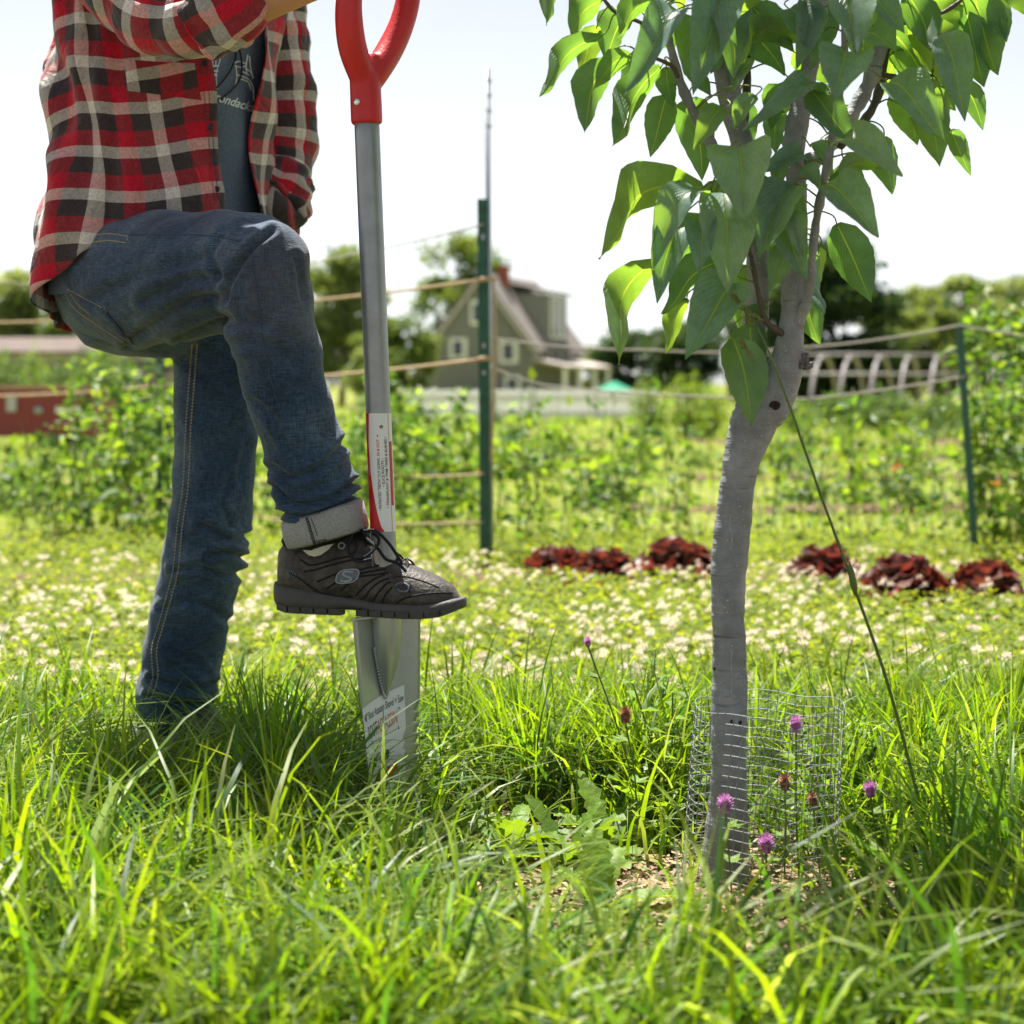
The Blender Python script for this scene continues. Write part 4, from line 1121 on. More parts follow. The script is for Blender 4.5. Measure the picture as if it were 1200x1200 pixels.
branches = [
    [(868, 205, TY + .035, 8), (845, 190, TY + .02, 7), (833, 168, TY, 6.5), (812, 130, TY - .02, 6), (797, 95, TY - .03, 5.5), (783, 45, TY - .05, 5), (770, 5, TY - .06, 4.5), (752, -90, TY - .08, 3)],
    [(868, 165, TY + .03, 5.5), (874, 120, TY + .05, 5), (876, 60, TY + .06, 4.5), (870, -20, TY + .07, 4), (880, -140, TY + .08, 2.5)],
    [(938, 205, TY - .01, 11), (960, 180, TY + .01, 10), (990, 145, TY + .03, 9.5), (1012, 110, TY + .04, 9), (1027, 75, TY + .05, 8.5), (1036, 30, TY + .06, 8), (1050, -60, TY + .07, 6), (1080, -220, TY + .08, 3)],
    [(926, 392, TY - .008, 8), (940, 368, TY - .024, 7), (948, 340, TY - .04, 5.5), (955, 270, TY - .06, 5), (963, 225, TY - .075, 5), (975, 165, TY - .09, 5), (984, 110, TY - .10, 4.5), (990, 50, TY - .11, 4), (985, -30, TY - .12, 3), (990, -150, TY - .12, 2)],
    [(985, 170, TY + .03, 6), (1004, 152, TY + .06, 5.5), (1027, 117, TY + .07, 5), (1038, 60, TY + .09, 4.5), (1042, 0, TY + .10, 4), (1060, -120, TY + .12, 2.5)],
    [(930, 396, TY - .006, 5), (912, 388, TY - .022, 4.2), (896, 374, TY - .03, 3.8), (889, 345, TY - .04, 3.2), (880, 300, TY - .055, 2.6)],
    [(783, 45, TY - .05, 3), (750, 26, TY - .05, 2.6), (718, 12, TY - .06, 2), (690, -30, TY - .07, 1.5)],
    [(797, 95, TY - .03, 3), (785, 76, TY - .05, 2.5), (750, 62, TY - .07, 2)],
    [(880, 300, TY - .055, 3), (862, 260, TY - .07, 2.5), (832, 224, TY - .08, 2)],
    [(1036, 30, TY + .06, 4), (1075, 22, TY + .04, 3), (1110, 12, TY + .03, 2.4), (1150, -20, TY + .02, 1.8)],
    [(1024, 85, TY + .05, 3.5), (1060, 92, TY + .03, 2.8), (1095, 88, TY + .01, 2)],
    [(842, 0, TY + .03, 6), (800, -80, TY - .02, 5), (740, -150, TY - .08, 3.5), (690, -190, TY - .12, 2)],
    [(966, -40, TY, 6), (1040, -130, TY - .06, 5), (1110, -180, TY - .1, 3.5), (1180, -200, TY - .15, 2)],
    [(845, -60, TY + .03, 6), (870, -180, TY + .14, 5), (890, -300, TY + .2, 3)],
    [(960, -60, TY, 6), (930, -200, TY - .14, 5), (920, -320, TY - .22, 3)],
]
BP = []
for br in branches:
    ph = random.uniform(0, 6)
    V, Fc = ptube(br, 6, 10, fn=lambda i, a: 1 + .10 * math.sin(i * 1.3 + ph) + .06 * math.sin(i * 2.9 + a + ph) + .18 * math.exp(-((i % 9) - 4) ** 2))
    big = br[0][3] >= 7
    obj('branch', np.array([tuple(p) for p in V]), Fc, M['grey_bark'] if big else M['twig'], tree)
    for a, b_, Y, w in smooth_path(br, 6): BP.append(tuple(P(a, b_, Y)))
for pxl in (left_px, right_px):
    for a, b_, Y, w in smooth_path(pxl, 8): BP.append(tuple(P(a, b_, Y)))
BP = np.array(BP)
leaf_seg = 13


def leaf(base, tip, nh, width, arch=.15, fold=.3, seed=0, wav=1.0, m='pear_leaf'):
    g = random.Random(seed); d = Vector(tip) - Vector(base); L_ = d.length; e = d.normalized(); nh = Vector(nh)
    n = (nh - e * nh.dot(e)).normalized(); s = e.cross(n)
    V = []; U = []; Fc = []; k = (-1, -.8, -.45, 0, .45, .8, 1); c = len(k); sway = g.uniform(-.06, .06)
    for i in range(leaf_seg + 1):
        t = i / leaf_seg; sh = (t + .004) ** .44 * (1 - t) ** 1.02 / .412 if t < 1 else 0
        w = width / 2 * max(sh, .01)
        a = arch * L_ * (math.sin(math.pi * t ** .72) + .25 * math.sin(2 * math.pi * t))
        ctr = Vector(base) + d * t + n * a + s * (sway * L_ * math.sin(math.pi * t))
        for j in k:
            ser = 1 + (.035 if (i % 2) else -.01) * (abs(j) == 1)
            rip = wav * .05 * width * math.sin(t * 13 + g.random() * .5 + (2 if j < 0 else 0) + seed) * j * j
            V.append(ctr + s * (w * j * ser * math.cos(fold * .6)) + n * (abs(j) ** 1.25 * w * math.sin(fold) + rip)); U.append((j, t))
    for i in range(leaf_seg):
        for j in range(c - 1): a = i * c + j; Fc.append((a, a + 1, a + c + 1, a + c))
    # petiole to the nearest wood
    b = np.array(base); dd = np.linalg.norm(BP - b, axis=1) + .5 * np.maximum(0, BP[:, 2] - b[2] - .02); q = Vector(BP[int(np.argmin(dd))]); b = Vector(base)
    lim = .075
    mid = b.lerp(q, .5) + Vector((0, 0, .18 * min(.08, (b - q).length))) - e * .006
    pp = smooth_path([b + e * .004, b - e * .012, mid, q], 4)
    tv, tf = tube(pp, np.linspace(.0009, .0013, len(pp)), 5); o = len(V)
    V += [Vector(x) for x in tv]; U += [(0, .5)] * len(tv); Fc += [tuple(i + o for i in f) for f in tf]
    midx = [0] * (leaf_seg * (c - 1)) + [1] * len(tf)
    return obj('leaf', np.array([tuple(x) for x in V]), Fc, [M[m], M['petiole']], tree, uvs=U, midx=midx)


UP_T = Vector((-.1, -.82, .55)); UP_U = Vector((-.12, .88, .40))
LV_ = [  # base u, v, tip u, v, width, side (T upper face seen, U underside seen), arch, depth of base, depth of tip
    (705, 42, 632, 114, 34, 'U', .22, -.06, -.10), (718, 67, 685, 156, 40, 'U', .14, -.06, -.08), (775, 78, 717, 172, 42, 'U', .16, -.04, -.10), (739, 63, 695, 105, 26, 'U', .1, -.08, -.10),
    (797, 14, 731, 112, 50, 'T', .16, -.12, -.19), (781, 112, 762, 184, 36, 'U', .06, 0, .02), (811, 114, 823, 212, 52, 'U', .08, .03, .06), (781, 78, 789, 126, 28, 'U', .05, -.02, -.02),
    (706, 0, 668, 42, 34, 'U', .15, -.06, -.08), (738, 14, 708, 72, 42, 'U', .1, .02, .03), (771, -4, 722, 46, 36, 'U', .14, -.08, -.12), (816, 20, 800, 80, 36, 'T', .08, -.10, -.13),
    (846, -6, 812, 112, 58, 'T', .13, -.12, -.19), (892, 0, 836, 66, 50, 'U', .2, -.14, -.2), (825, 219, 702, 304, 62, 'U', .24, -.08, -.14), (828, 226, 764, 316, 50, 'T', .22, -.10, -.14),
    (866, 172, 872, 260, 76, 'T', .12, -.13, -.20), (848, 226, 853, 342, 62, 'T', .1, -.12, -.17), (822, 250, 819, 322, 40, 'T', .08, -.13, -.17), (932, 218, 890, 304, 52, 'T', .1, -.09, -.15),
    (915, 226, 946, 332, 54, 'T', .12, -.06, -.12), (770, 305, 725, 428, 50, 'U', .18, -.07, -.12), (802, 258, 770, 356, 44, 'T', .14, -.09, -.13), (845, 306, 775, 368, 40, 'U', .16, -.06, -.10),
    (806, 350, 781, 414, 32, 'U', .1, -.05, -.07), (858, 332, 803, 422, 56, 'T', .1, -.08, -.14), (858, 396, 881, 500, 62, 'U', .1, -.08, -.09), (879, 380, 884, 442, 40, 'U', .06, -.02, -.02),
    (893, 312, 866, 388, 48, 'U', .05, .04, .06), (980, 262, 1021, 354, 44, 'U', .12, -.02, -.05), (968, 216, 1030, 278, 60, 'T', .1, -.10, -.16), (947, 345, 961, 404, 36, 'U', .06, .02, .02),
    (950, 48, 864, 78, 40, 'U', .3, -.06, -.14), (957, 138, 870, 153, 38, 'T', .34, -.08, -.16), (992, 60, 977, 116, 70, 'T', .08, -.16, -.20), (984, -14, 1004, 62, 58, 'T', .1, -.14, -.2),
    (977, 169, 1058, 206, 48, 'T', .2, -.12, -.17), (1036, 160, 1046, 228, 36, 'U', .08, .04, .05), (1040, 98, 1107, 166, 54, 'T', .16, -.06, -.12), (1068, 134, 1101, 166, 30, 'U', .1, .03, .02),
    (1093, 92, 1101, 196, 46, 'U', .12, .0, -.03), (1100, 40, 1131, 142, 44, 'T', .14, -.02, -.07), (1066, 20, 1118, 102, 50, 'U', .18, .0, -.04), (1090, -4, 1119, 46, 54, 'U', .1, .04, .03),
    (1132, 14, 1153, 102, 44, 'U', .12, .02, .0), (1138, -14, 1169, 88, 52, 'U', .14, .02, .0), (1128, 96, 1152, 153, 28, 'U', .08, .05, .06), (1114, 152, 1138, 206, 24, 'U', .06, .02, .03),
    (1040, 34, 1088, 96, 54, 'U', .14, .06, .03), (1029, 196, 970, 212, 26, 'U', .18, -.10, -.12), (946, 190, 888, 204, 34, 'T', .16, -.06, -.10), (940, 196, 962, 220, 22, 'T', .1, -.09, -.1),
    (1184, -30, 1206, 20, 40, 'U', .1, .0, .0), (960, 290, 946, 362, 30, 'U', .05, .05, .08), (862, 260, 905, 330, 40, 'U', .06, .06, .08), (905, 250, 925, 330, 44, 'U', .05, .05, .06),
    (1060, -10, 1090, 60, 46, 'U', .14, -.03, -.06), (1150, 20, 1140, 90, 36, 'U', .1, .06, .07), (1165, -30, 1180, 50, 44, 'U', .12, .03, .02), (1075, 70, 1120, 130, 40, 'U', .12, .06, .05), (1020, 10, 1010, 80, 46, 'U', .08, .08, .1), (1060, 100, 1075, 170, 40, 'U', .08, .07, .08), (920, 100, 905, 150, 40, 'U', .06, .1, .12), (990, 190, 1010, 250, 36, 'U', .06, .06, .07), (790, 20, 760, 80, 40, 'U', .1, .03, .02), (670, -40, 640, 30, 38, 'U', .15, -.05, -.08), (760, 60, 740, 130, 36, 'U', .08, .04, .05), (850, 210, 838, 280, 44, 'U', .06, .02, .03), (900, 30, 875, -30, 40, 'U', .1, .1, .12), (930, 60, 990, 100, 46, 'U', .1, .06, .06), (1005, 125, 975, 180, 44, 'U', .05, .1, .12), (870, 118, 882, 172, 34, 'U', .06, .1, .1),
    (1010, 40, 1050, 60, 46, 'T', .1, -.04, -.08), (840, 30, 880, 90, 34, 'U', .08, .1, .12), (760, 20, 790, 60, 40, 'U', .1, .06, .08), (850, 300, 835, 372, 40, 'U', .06, .03, .05), (815, 290, 792, 350, 36, 'U', .06, .02, .03),
    (900, 360, 876, 400, 30, 'U', .06, .0, .0), (1056, 60, 1030, 120, 40, 'U', .08, .1, .12), (1070, 60, 1090, 120, 40, 'U', .08, .08, .1), (925, 10, 960, 70, 46, 'T', .1, -.08, -.12), (700, 30, 680, 90, 30, 'U', .1, .02, .02), (1005, 0, 1060, 40, 44, 'T', .15, -.08, -.14), (880, 8, 930, 60, 44, 'U', .1, -.05, -.05)]
for i, (bu, bv, tu, tv_, w, side, ar, db, dt) in enumerate(LV_):
    a = P(bu, bv, TY + db); b_ = P(tu, tv_, TY + dt)
    nh = (UP_T if side == 'T' else UP_U) + Vector((random.uniform(-.15, .15), random.uniform(-.1, .1), random.uniform(-.1, .1)))
    if side == 'U' and tu < bu - 20: nh += Vector((-.22, 0, .2))
    if side == 'U' and tu > bu + 20: nh += Vector((.22, 0, .2))
    leaf(a, b_, nh, w * 1.1 * random.uniform(.85, 1.12) * (TY + db) / F, ar, random.uniform(.32, .75), i, m='sheen_leaf' if side == 'T' else 'pear_leaf')
g_ = random.Random(21)
for i in range(30):                                     # smaller leaves on short spurs close to the limbs
    pxl = (left_px, right_px)[i % 2]; q = smooth_path(pxl, 8); v_ = g_.uniform(-30, 300); k = int(np.argmin(np.abs(q[:, 1] - v_))); u0 = q[k, 0] + g_.uniform(-34, 34)
    bu, bv = u0, q[k, 1] + g_.uniform(-8, 8); L_ = g_.uniform(45, 84); a_ = g_.uniform(-.7, .7); dpt = g_.uniform(-.11, .05); front = dpt < -.02
    nh = (UP_T if front else UP_U) + Vector((g_.uniform(-.3, .3), g_.uniform(-.2, .2), g_.uniform(-.2, .2)))
    leaf(P(bu, bv, TY + dpt), P(bu + L_ * math.sin(a_), bv + L_ * math.cos(a_), TY + dpt + g_.uniform(-.04, .01)), nh, L_ * g_.uniform(.42, .6) * TY / F, g_.uniform(.05, .2), g_.uniform(.3, .8), i + 500, m='sheen_leaf' if g_.random() < .5 else 'pear_leaf')
# the rest of the crown, above the picture
wood = [p for p in BP if p[2] > H + 470 / F * TY]
for i in range(115):
    b0 = Vector(random.choice(wood)); a = random.uniform(0, 6.28); r = random.uniform(.02, .17)
    base = b0 + Vector((r * math.cos(a), r * math.sin(a), random.uniform(-.02, .05)))
    if base.z < H + 455 / F * TY: base.z = H + 470 / F * TY
    tip = base + Vector((.05 * math.cos(a), .05 * math.sin(a), -.05)).normalized() * random.uniform(.08, .12)
    if tip.z < H + 452 / F * TY: continue
    leaf(base, tip, Vector((.6 * math.cos(a), .6 * math.sin(a), 1)), random.uniform(.045, .065), .15, .35, i + 200)

# ------------------------------------------------------------------ tall grass stalk leaning on the tree
gs = thing('grass_stalk', (P(1092, 985, 2.26).x, 2.26, 0), 'long thin green grass stalk leaning against the pear tree', 'grass stalk')
pts = [Vector((P(1100, 1020, 2.27).x, 2.27, 0)), P(1075, 930, 2.25), P(1040, 800, 2.2), P(1000, 685, 2.15), P(960, 575, 2.12), P(925, 475, 2.10), P(902, 415, 2.10), P(886, 380, 2.11)]
q = smooth_path(pts, 6); obj('stem', *tube(q, np.linspace(.0026, .0011, len(q)), 6), M['stem'], gs)
a, b_ = P(1003, 698, 2.148), P(995, 658, 2.138)
obj('leaf_sheath', *tube([a, a.lerp(b_, .3), a.lerp(b_, .7), b_], [.002, .0048, .004, .001], 6, ell=(1, .5)), M['stem'], gs)
b = MB()
for i in range(70):
    c = P(886, 380, 2.11).lerp(P(856, 345, 2.10), random.random() * 1.0) if i < 45 else P(868, 402, 2.10).lerp(P(884, 420, 2.10), random.random())
    c += Vector((random.uniform(-.004, .004), random.uniform(-.004, .004), random.uniform(-.004, .004)))
    b.add(*tube([c, c + Vector((random.uniform(-.007, .004), random.uniform(-.004, .004), random.uniform(.001, .009)))], [.0012, .0004], 4))
b.add(*tube([P(886, 380, 2.11), P(878, 378, 2.1), P(866, 390, 2.1), P(868, 402, 2.10)], .0007, 4))
b.out('seed_head', mat('green_seed', (.22, .24, .08), .7, .2, transl=.2), gs)

# ------------------------------------------------------------------ wire guard
M['wire'] = mat('galvanised_wire', (.24, .25, .26), .6, .3, metal=.2, var=.2, vscale=60)
cgc = Vector((P(888, 1040, TY).x, TY, 0)); rad = .098; hg = .238
guard = thing('wire_guard', cgc, 'cylinder of galvanised wire mesh around the tree base', 'tree guard')
def gpt(a, z): return cgc + Vector((.016 * z / hg + rad * (1 + .03 * math.sin(2 * a + 1) + .02 * math.sin(3 * a)) * (1 - .03 * z / hg) * math.cos(a), rad * math.sin(a) * (1 + .03 * math.cos(3 * a)), z + .003 * math.sin(a * 5)))
for i in range(48):
    a = i * 2 * math.pi / 48
    obj('upright_wire', *tube([gpt(a + .012 * math.sin(z * 30 + i), z) for z in np.linspace(-.02, hg + random.uniform(-.002, .006), 7)], .00052, 4, False), M['wire'], guard)
for k in range(19):
    z = .004 + k * hg / 18.2
    obj('hoop_wire', *tube([gpt(a, z) for a in np.linspace(0, 2 * math.pi, 49)], .00052, 4, False), M['wire'], guard)

# ------------------------------------------------------------------ red clovers and weeds
M['purple'] = mat('red_clover_floret', (.36, .10, .33), .6, .2, var=.35, vscale=220, transl=.25, c2=(.55, .26, .5))
M['brownhead'] = mat('faded_clover_floret', (.20, .085, .05), .8, .1, var=.35, vscale=220, c2=(.32, .15, .10))
M['weed'] = mat('broad_weed_leaf', (.12, .21, .025), .5, .4, var=.25, vscale=40, transl=.45, tcol=(2.1, 1.8, .5), bump=.25, bscale=120, rnd=.25)


def floret_head(c, r, h, seed, axis=Vector((0, 0, 1))):
    g = random.Random(seed); b = MB(); m = 110
    q = axis.to_track_quat('Z', 'Y').to_matrix()
    for i in range(m):
        z = 1 - 1.85 * (i + .5) / m; a = i * 2.39996; k = math.sqrt(max(0, 1 - z * z)); d = Vector((k * math.cos(a), k * math.sin(a), z))
        o = Vector((d.x * r * .4, d.y * r * .4, d.z * h * .5)); e = Vector((d.x * r, d.y * r, d.z * h + .25 * r)) * g.uniform(.85, 1.12)
        s = d.cross(Vector((0, 0, 1))); s = s.normalized() if s.length > 1e-3 else Vector((1, 0, 0)); w = r * .11
        b.add([c + q @ p for p in (o - s * w * .5, o + s * w * .5, e + s * w, e - s * w)], [(0, 1, 2, 3)])
    V, Fc = tube([c - q @ Vector((0, 0, h * .8)), c, c + q @ Vector((0, 0, h * .75))], [r * .5, r * .62, r * .2], 8); b.add(V, Fc)
    return b


def clover(u, v, Y, r, m, label, gu=None, leaves=2, group='red clover plants'):
    c = P(u, v, Y); gx = P(gu if gu is not None else u + random.uniform(-10, 10), 1000, Y).x
    t = thing('red_clover', (gx, Y, 0), label, 'clover', group)
    pts = smooth_path([Vector((gx, Y, -.01)), Vector((gx * .6 + c.x * .4 + random.uniform(-.006, .006), Y, c.z * .5)), c - Vector((0, 0, r * .8))], 6)
    obj('stem', *tube(pts, .0013, 5), M['stem'], t)
    b = floret_head(c, r, r * 1.12, int(u)); b.out('flower_head', m, t, smooth=False)
    for k in range(leaves):
        a = random.uniform(0, 6.28) if k else math.pi * (u % 2); p0 = Vector(pts[-3 - 4 * k]); 
        for j in (-1, 0, 1):
            d = Vector((math.cos(a + j * .9), math.sin(a + j * .9), .25)).normalized(); s = d.cross(Vector((0, 0, 1))).normalized(); L_ = .026; w = .012
            obj('leaf', [p0, p0 + d * L_ * .5 + s * w * .5, p0 + d * L_, p0 + d * L_ * .5 - s * w * .5, p0 + d * L_ * .5 - Vector((0, 0, .002))], [(0, 4, 2, 1), (0, 3, 2, 4)], M['weed'], t)


clover(933, 850, 2.18, .0098, M['purple'], 'tall pink purple clover bloom in front of the wire guard', 938)
clover(850, 943, 2.10, .0108, M['purple'], 'pink purple clover bloom in front of the tree trunk', 860)
clover(898, 990, 2.08, .0108, M['purple'], 'low purple clover bloom at the foot of the wire guard', 890)
clover(1020, 926, 2.14, .0095, M['purple'], 'narrow purple clover bloom outside the wire guard near the stalk', 1040)
clover(920, 918, 2.22, .0100, M['brownhead'], 'brown withered clover head behind the wire mesh', 918)
clover(953, 938, 2.2, .0085, M['brownhead'], 'faded pinkish clover head beside the brown one at the guard', 965)
clover(733, 839, 2.42, .0105, M['brownhead'], 'brown clover head on a tall stem between spade and tree', 745)
clover(689, 753, 2.46, .0065, M['purple'], 'tiny purple clover bud on the tallest arching stem', 760)


def lobed_leaf(base, az, L_, elev, w, curl, seed, m, parent):
    g = random.Random(seed); n = 12; d = Vector((math.cos(az), math.sin(az), 0)); s = Vector((-math.sin(az), math.cos(az), 0)); V = []; Fc = []
    for i in range(n + 1):
        t = i / n; r = L_ * t; z = L_ * (math.sin(elev) * t - curl * t * t); wd = w / 2 * (math.sin(math.pi * (t * .85 + .1)) ** .8) * (1 if i % 2 else .62) * g.uniform(.8, 1.2) + .001
        if i == n: wd = .001
        c = Vector(base) + d * r * math.cos(elev) + Vector((0, 0, z))
        for j in (-1, -.5, 0, .5, 1): V.append(c + s * wd * j + Vector((0, 0, abs(j) * wd * .35 + g.uniform(-.002, .002))))
    for i in range(n):
        for j in range(4): a = i * 5 + j; Fc.append((a, a + 1, a + 6, a + 5))
    obj('leaf', V, Fc, m, parent)


for (u, v, k, lb) in ((600, 1010, 9, 'dandelion rosette with jagged leaves next to the spade blade'), (665, 1020, 11, 'large dandelion rosette between spade and tree'), (715, 1000, 9, 'upright dandelion rosette close to the wire guard'), (770, 975, 8, 'dandelion leaves pressed against the wire guard'), (700, 1085, 7, 'low dandelion rosette on the straw mulch')):
    x, Y, _ = at_v(u, v); t = thing('dandelion', (x, Y, 0), lb, 'weed', 'dandelion rosettes near the tree')
    for i in range(k):
        lobed_leaf((x, Y, .005), i * 6.28 / k + random.uniform(-.3, .3), random.uniform(.11, .17), random.uniform(.4, 1.2), random.uniform(.03, .05), random.uniform(.2, .55), i + u, M['weed'], t)
for (u, v, h, lb) in ((770, 960, .22, 'leafy green weed with small oval leaves beside the guard'), (800, 985, .16, 'short leafy weed at the guard edge'), (742, 930, .24, 'taller oval leaved weed behind the dandelions'), (985, 985, .18, 'leafy weed at the far side of the guard')):
    x, Y, _ = at_v(u, v); t = thing('leafy_weed', (x, Y, 0), lb, 'weed', 'leafy weeds near the tree')
    for s_ in range(3):
        a0 = random.uniform(0, 6.28); tp_ = Vector((x + .06 * math.cos(a0), Y + .06 * math.sin(a0), h * random.uniform(.7, 1)))
        obj('stem', *tube(smooth_path([(x, Y, 0), Vector((x, Y, 0)).lerp(tp_, .5) + Vector((.01, 0, .01)), tp_], 4), .0014, 5), M['stem'], t)
        for i in range(8):
            p0 = Vector((x, Y, 0)).lerp(tp_, .25 + .75 * i / 7); a = i * 2.4; d = Vector((math.cos(a), math.sin(a), .3)).normalized(); s = d.cross(Vector((0, 0, 1))).normalized(); L_ = random.uniform(.025, .045); w = L_ * .55
            obj('leaf', [p0, p0 + d * L_ * .35 + s * w * .5 + Vector((0, 0, .004)), p0 + d * L_ - Vector((0, 0, .006)), p0 + d * L_ * .35 - s * w * .5 + Vector((0, 0, .004)), p0 + d * L_ * .35], [(0, 4, 2, 1), (0, 3, 2, 4)], M['weed'], t)

# ------------------------------------------------------------------ spade
SY = 2.45
M['red_plastic'] = mat('red_plastic', (.50, .018, .022), .42, .42, var=.16, vscale=22, bump=.10, bscale=220)
M['grey_paint'] = mat('silver_grey_powder_coat', (.27, .29, .30), .38, .5, metal=.55, var=.14, vscale=30, bump=.05, bscale=400)
M['blade_steel'] = mat('silver_coated_blade_steel', (.40, .42, .41), .34, .5, metal=.6, var=.10, vscale=18, bump=.05, bscale=250, stretch=(1, 1, .4))
M['label_white'] = mat('white_label', (.70, .72, .74), .45, .4)
M['ink'] = mat('black_ink', (.02, .02, .024), .5, .3)
M['ink_red'] = mat('red_ink', (.50, .015, .02), .45, .4)
M['ink_orange'] = mat('orange_red_ink', (.55, .07, .03), .45, .4)
M['rivet'] = mat('polished_rivet', (.7, .68, .6), .2, .5, metal=1.0)


def axis_pt(z): return Vector((-.167 - .040 * z, SY, z))


ax_d = (axis_pt(1) - axis_pt(0)).normalized()
YAW = R(40)
bx = Vector((math.cos(YAW), math.sin(YAW), 0)); bn = bx.cross(Vector((0, 0, 1)))   # across the blade (right and away), and out of its face
spade = thing('spade', axis_pt(0), 'red handled spade with grey shaft and saw toothed blade pushed into grass', 'spade')
ZS = .327
shaft = obj('shaft', *tube([axis_pt(z) for z in np.linspace(ZS - .02, 1.05, 24)], .0180, 64), M['grey_paint'], spade)


def wb(a, b, off=0.0): return axis_pt(b) + bx * a + bn * off        # blade coordinates: across, height, proud


# blade: dished plate with saw teeth
hw = lambda z: .0595 - .020 * max(0, (ZS - z)) / .33
rows = []; zz = ZS
def tooth(z, side):
    if z > .20 or z < -.02: return 0
    ph = ((.20 - z) / .0155) % 1
    return -.0062 * (ph if side > 0 else ph)
zs = [ZS - .002 - i * .00155 for i in range(250)]
zs = [z for z in zs if z > -.06]
na = 13; V = []; Fc = []
for off in (0, -.0022):
    for z in zs:
        L0, R0 = -hw(z) - tooth(z, -1), hw(z) + tooth(z, 1)
        for i in range(na):
            f = i / (na - 1); a = L0 + (R0 - L0) * f; edge = abs(a) / hw(z)
            dish = .012 * edge ** 2
            V.append(wb(a, z, off - .010 + dish))
m_ = len(zs) * na
for k in range(2):
    for i in range(len(zs) - 1):
        for j in range(na - 1):
            q_ = k * m_ + i * na + j; f = (q_, q_ + 1, q_ + na + 1, q_ + na); Fc.append(f[::-1] if k == 0 else f)
bd = [j for j in range(na)] + [i * na + na - 1 for i in range(1, len(zs))] + [(len(zs) - 1) * na + j for j in range(na - 2, -1, -1)] + [i * na for i in range(len(zs) - 2, 0, -1)]
for a, b_ in zip(bd, bd[1:] + bd[:1]): Fc.append((a, b_, m_ + b_, m_ + a))
blade = obj('blade', np.array([tuple(p) for p in V]), Fc, M['blade_steel'], spade)
# foot treads: the top edge folded back
for s in (-1, 1):
    V, Fc = [], []
    pr = [(.002, 0), (.002, .003), (-.006, .003), (-.006, .001), (-.003, -.002)]
    for a in (s * .018, s * .0575): V += [wb(a, ZS + z - .001, o + .002) for o, z in pr]
    n = len(pr); obj('foot_tread', V, [(i, (i + 1) % n, n + (i + 1) % n, n + i) for i in range(n)] + [tuple(range(n)), tuple(range(n, 2 * n))], M['blade_steel'], blade, smooth=False)
# socket: shaft closed to a point against the face
soc = [(wb(0, ZS + .06, .0), .0215), (wb(0, ZS + .0, .001), .0220), (wb(-.001, ZS - .05, .000), .0185), (wb(-.002, ZS - .09, -.003), .0095), (wb(-.003, ZS - .115, -.008), .002)]
qs = smooth_path([(*p, r) for p, r in soc], 6); obj('socket', *tube([p[:3] for p in qs], qs[:, 3], 28), M['blade_steel'], spade)
b = MB()
wl = smooth_path([wb(-.0205, ZS - .045, -.004), wb(-.016, ZS - .07, -.005), wb(-.0095, ZS - .10, -.006), wb(-.002, ZS - .118, -.007), wb(.004, ZS - .108, -.007)], 7)
for i, p in enumerate(wl): b.add(*tube([p + np.array([-.0012, 0, .001]), p, p + np.array([.0012, 0, -.001])], [.0012, .0029 + .0005 * (i % 2), .0012], 6))
b.out('weld_bead', mat('silver_weld', (.5, .51, .5), .4, .5, metal=.5, bump=.3, bscale=300), blade)

# blade label: white sheet with a torn saw-tooth right edge, printed
LT, LB = .200, .062
def lpt(x, y, off): # x -1..1 across the label, y 0 (top) .. 1 (bottom)
    a = -.050 + (x + 1) / 2 * .080; a += .012 * y * (1 - (x + 1) / 2)
    z = LT - y * (LT - LB) + .024 * (x + 1) / 2
    f = (a / hw(z) + 1) / 2; edge = abs(f - .5) * 2
    return wb(a, z, -.010 + .012 * edge ** 2 + off)
V, Fc = [], []
ny = 40
for i in range(ny + 1):
    y = i / ny; xr = 1 - (.16 * ((y - .45) * 9 % 1) * (.45 < y < .8)) - .25 * max(0, y - .45)
    for j in range(7): V.append(lpt(-1 + (xr + 1) * j / 6, y, .0006))
for i in range(ny):
    for j in range(6): a = i * 7 + j; Fc.append((a, a + 7, a + 8, a + 1))
lab = obj('blade_label', V, Fc, M['label_white'], blade, smooth=False)


def label_text(s, x0, x1, y, hgt, m, name='print', bold=0.0, shear=0.0, par=None):
    V, Fc = text_mesh(s, 1.0, shear, bold)
    if not len(V): return
    w = V[:, 0].max() - V[:, 0].min(); V[:, 0] -= V[:, 0].min()
    W = [lpt(x0 + (x1 - x0) * p[0] / w, y - p[1] * hgt, .0010) for p in V]
    obj(name, W, Fc, m, par or lab, smooth=False)


label_text('48" Root Assassin Shovel + Saw', -.92, .96, .16, .115, M['ink'], bold=.006)
label_text('ROOT', -.78, -.28, .36, .20, M['ink'])
label_text('ASSASSIN', -.26, .66, .36, .20, M['ink_orange'], bold=.0)
label_text('TM', .70, .80, .24, .05, M['ink'])
label_text('\u2013\u2013 \u2013\u2013\u2013 \u2013\u2013 \u2013\u2013\u2013', -.7, .62, .44, .065, M['ink_orange'])
label_text('\u2013\u2013\u2013\u2013 \u2013\u2013\u2013', -.45, .3, .51, .04, M['ink'])
V, Fc = [], []
for y in (.80, .93):
    for j in range(7): V.append(lpt(-.78 + 1.34 * j / 6, y - .06 * (j / 6), .0010))
obj('label_band', V, [(j, j + 7, j + 8, j + 1) for j in range(6)], M['ink_orange'], lab, smooth=False)
label_text('\u2013\u2013\u2013 \u2013\u2013', -.6, .45, .885, .07, M['label_white'])
for (a, b_, cN) in ((-.55, .62, 'ink'), (-.15, .66, 'ink'), (.12, .62, 'ink')):
    V = [lpt(a + .10 * math.cos(t), b_ + .05 * math.sin(t), .0010) for t in np.linspace(0, 6.28, 9)[:-1]]
    obj('label_picture', V, [tuple(range(8))[::-1]], mat('print_green', (.07, .09, .05), .6) if a == -.15 else M['ink'], lab, smooth=False)

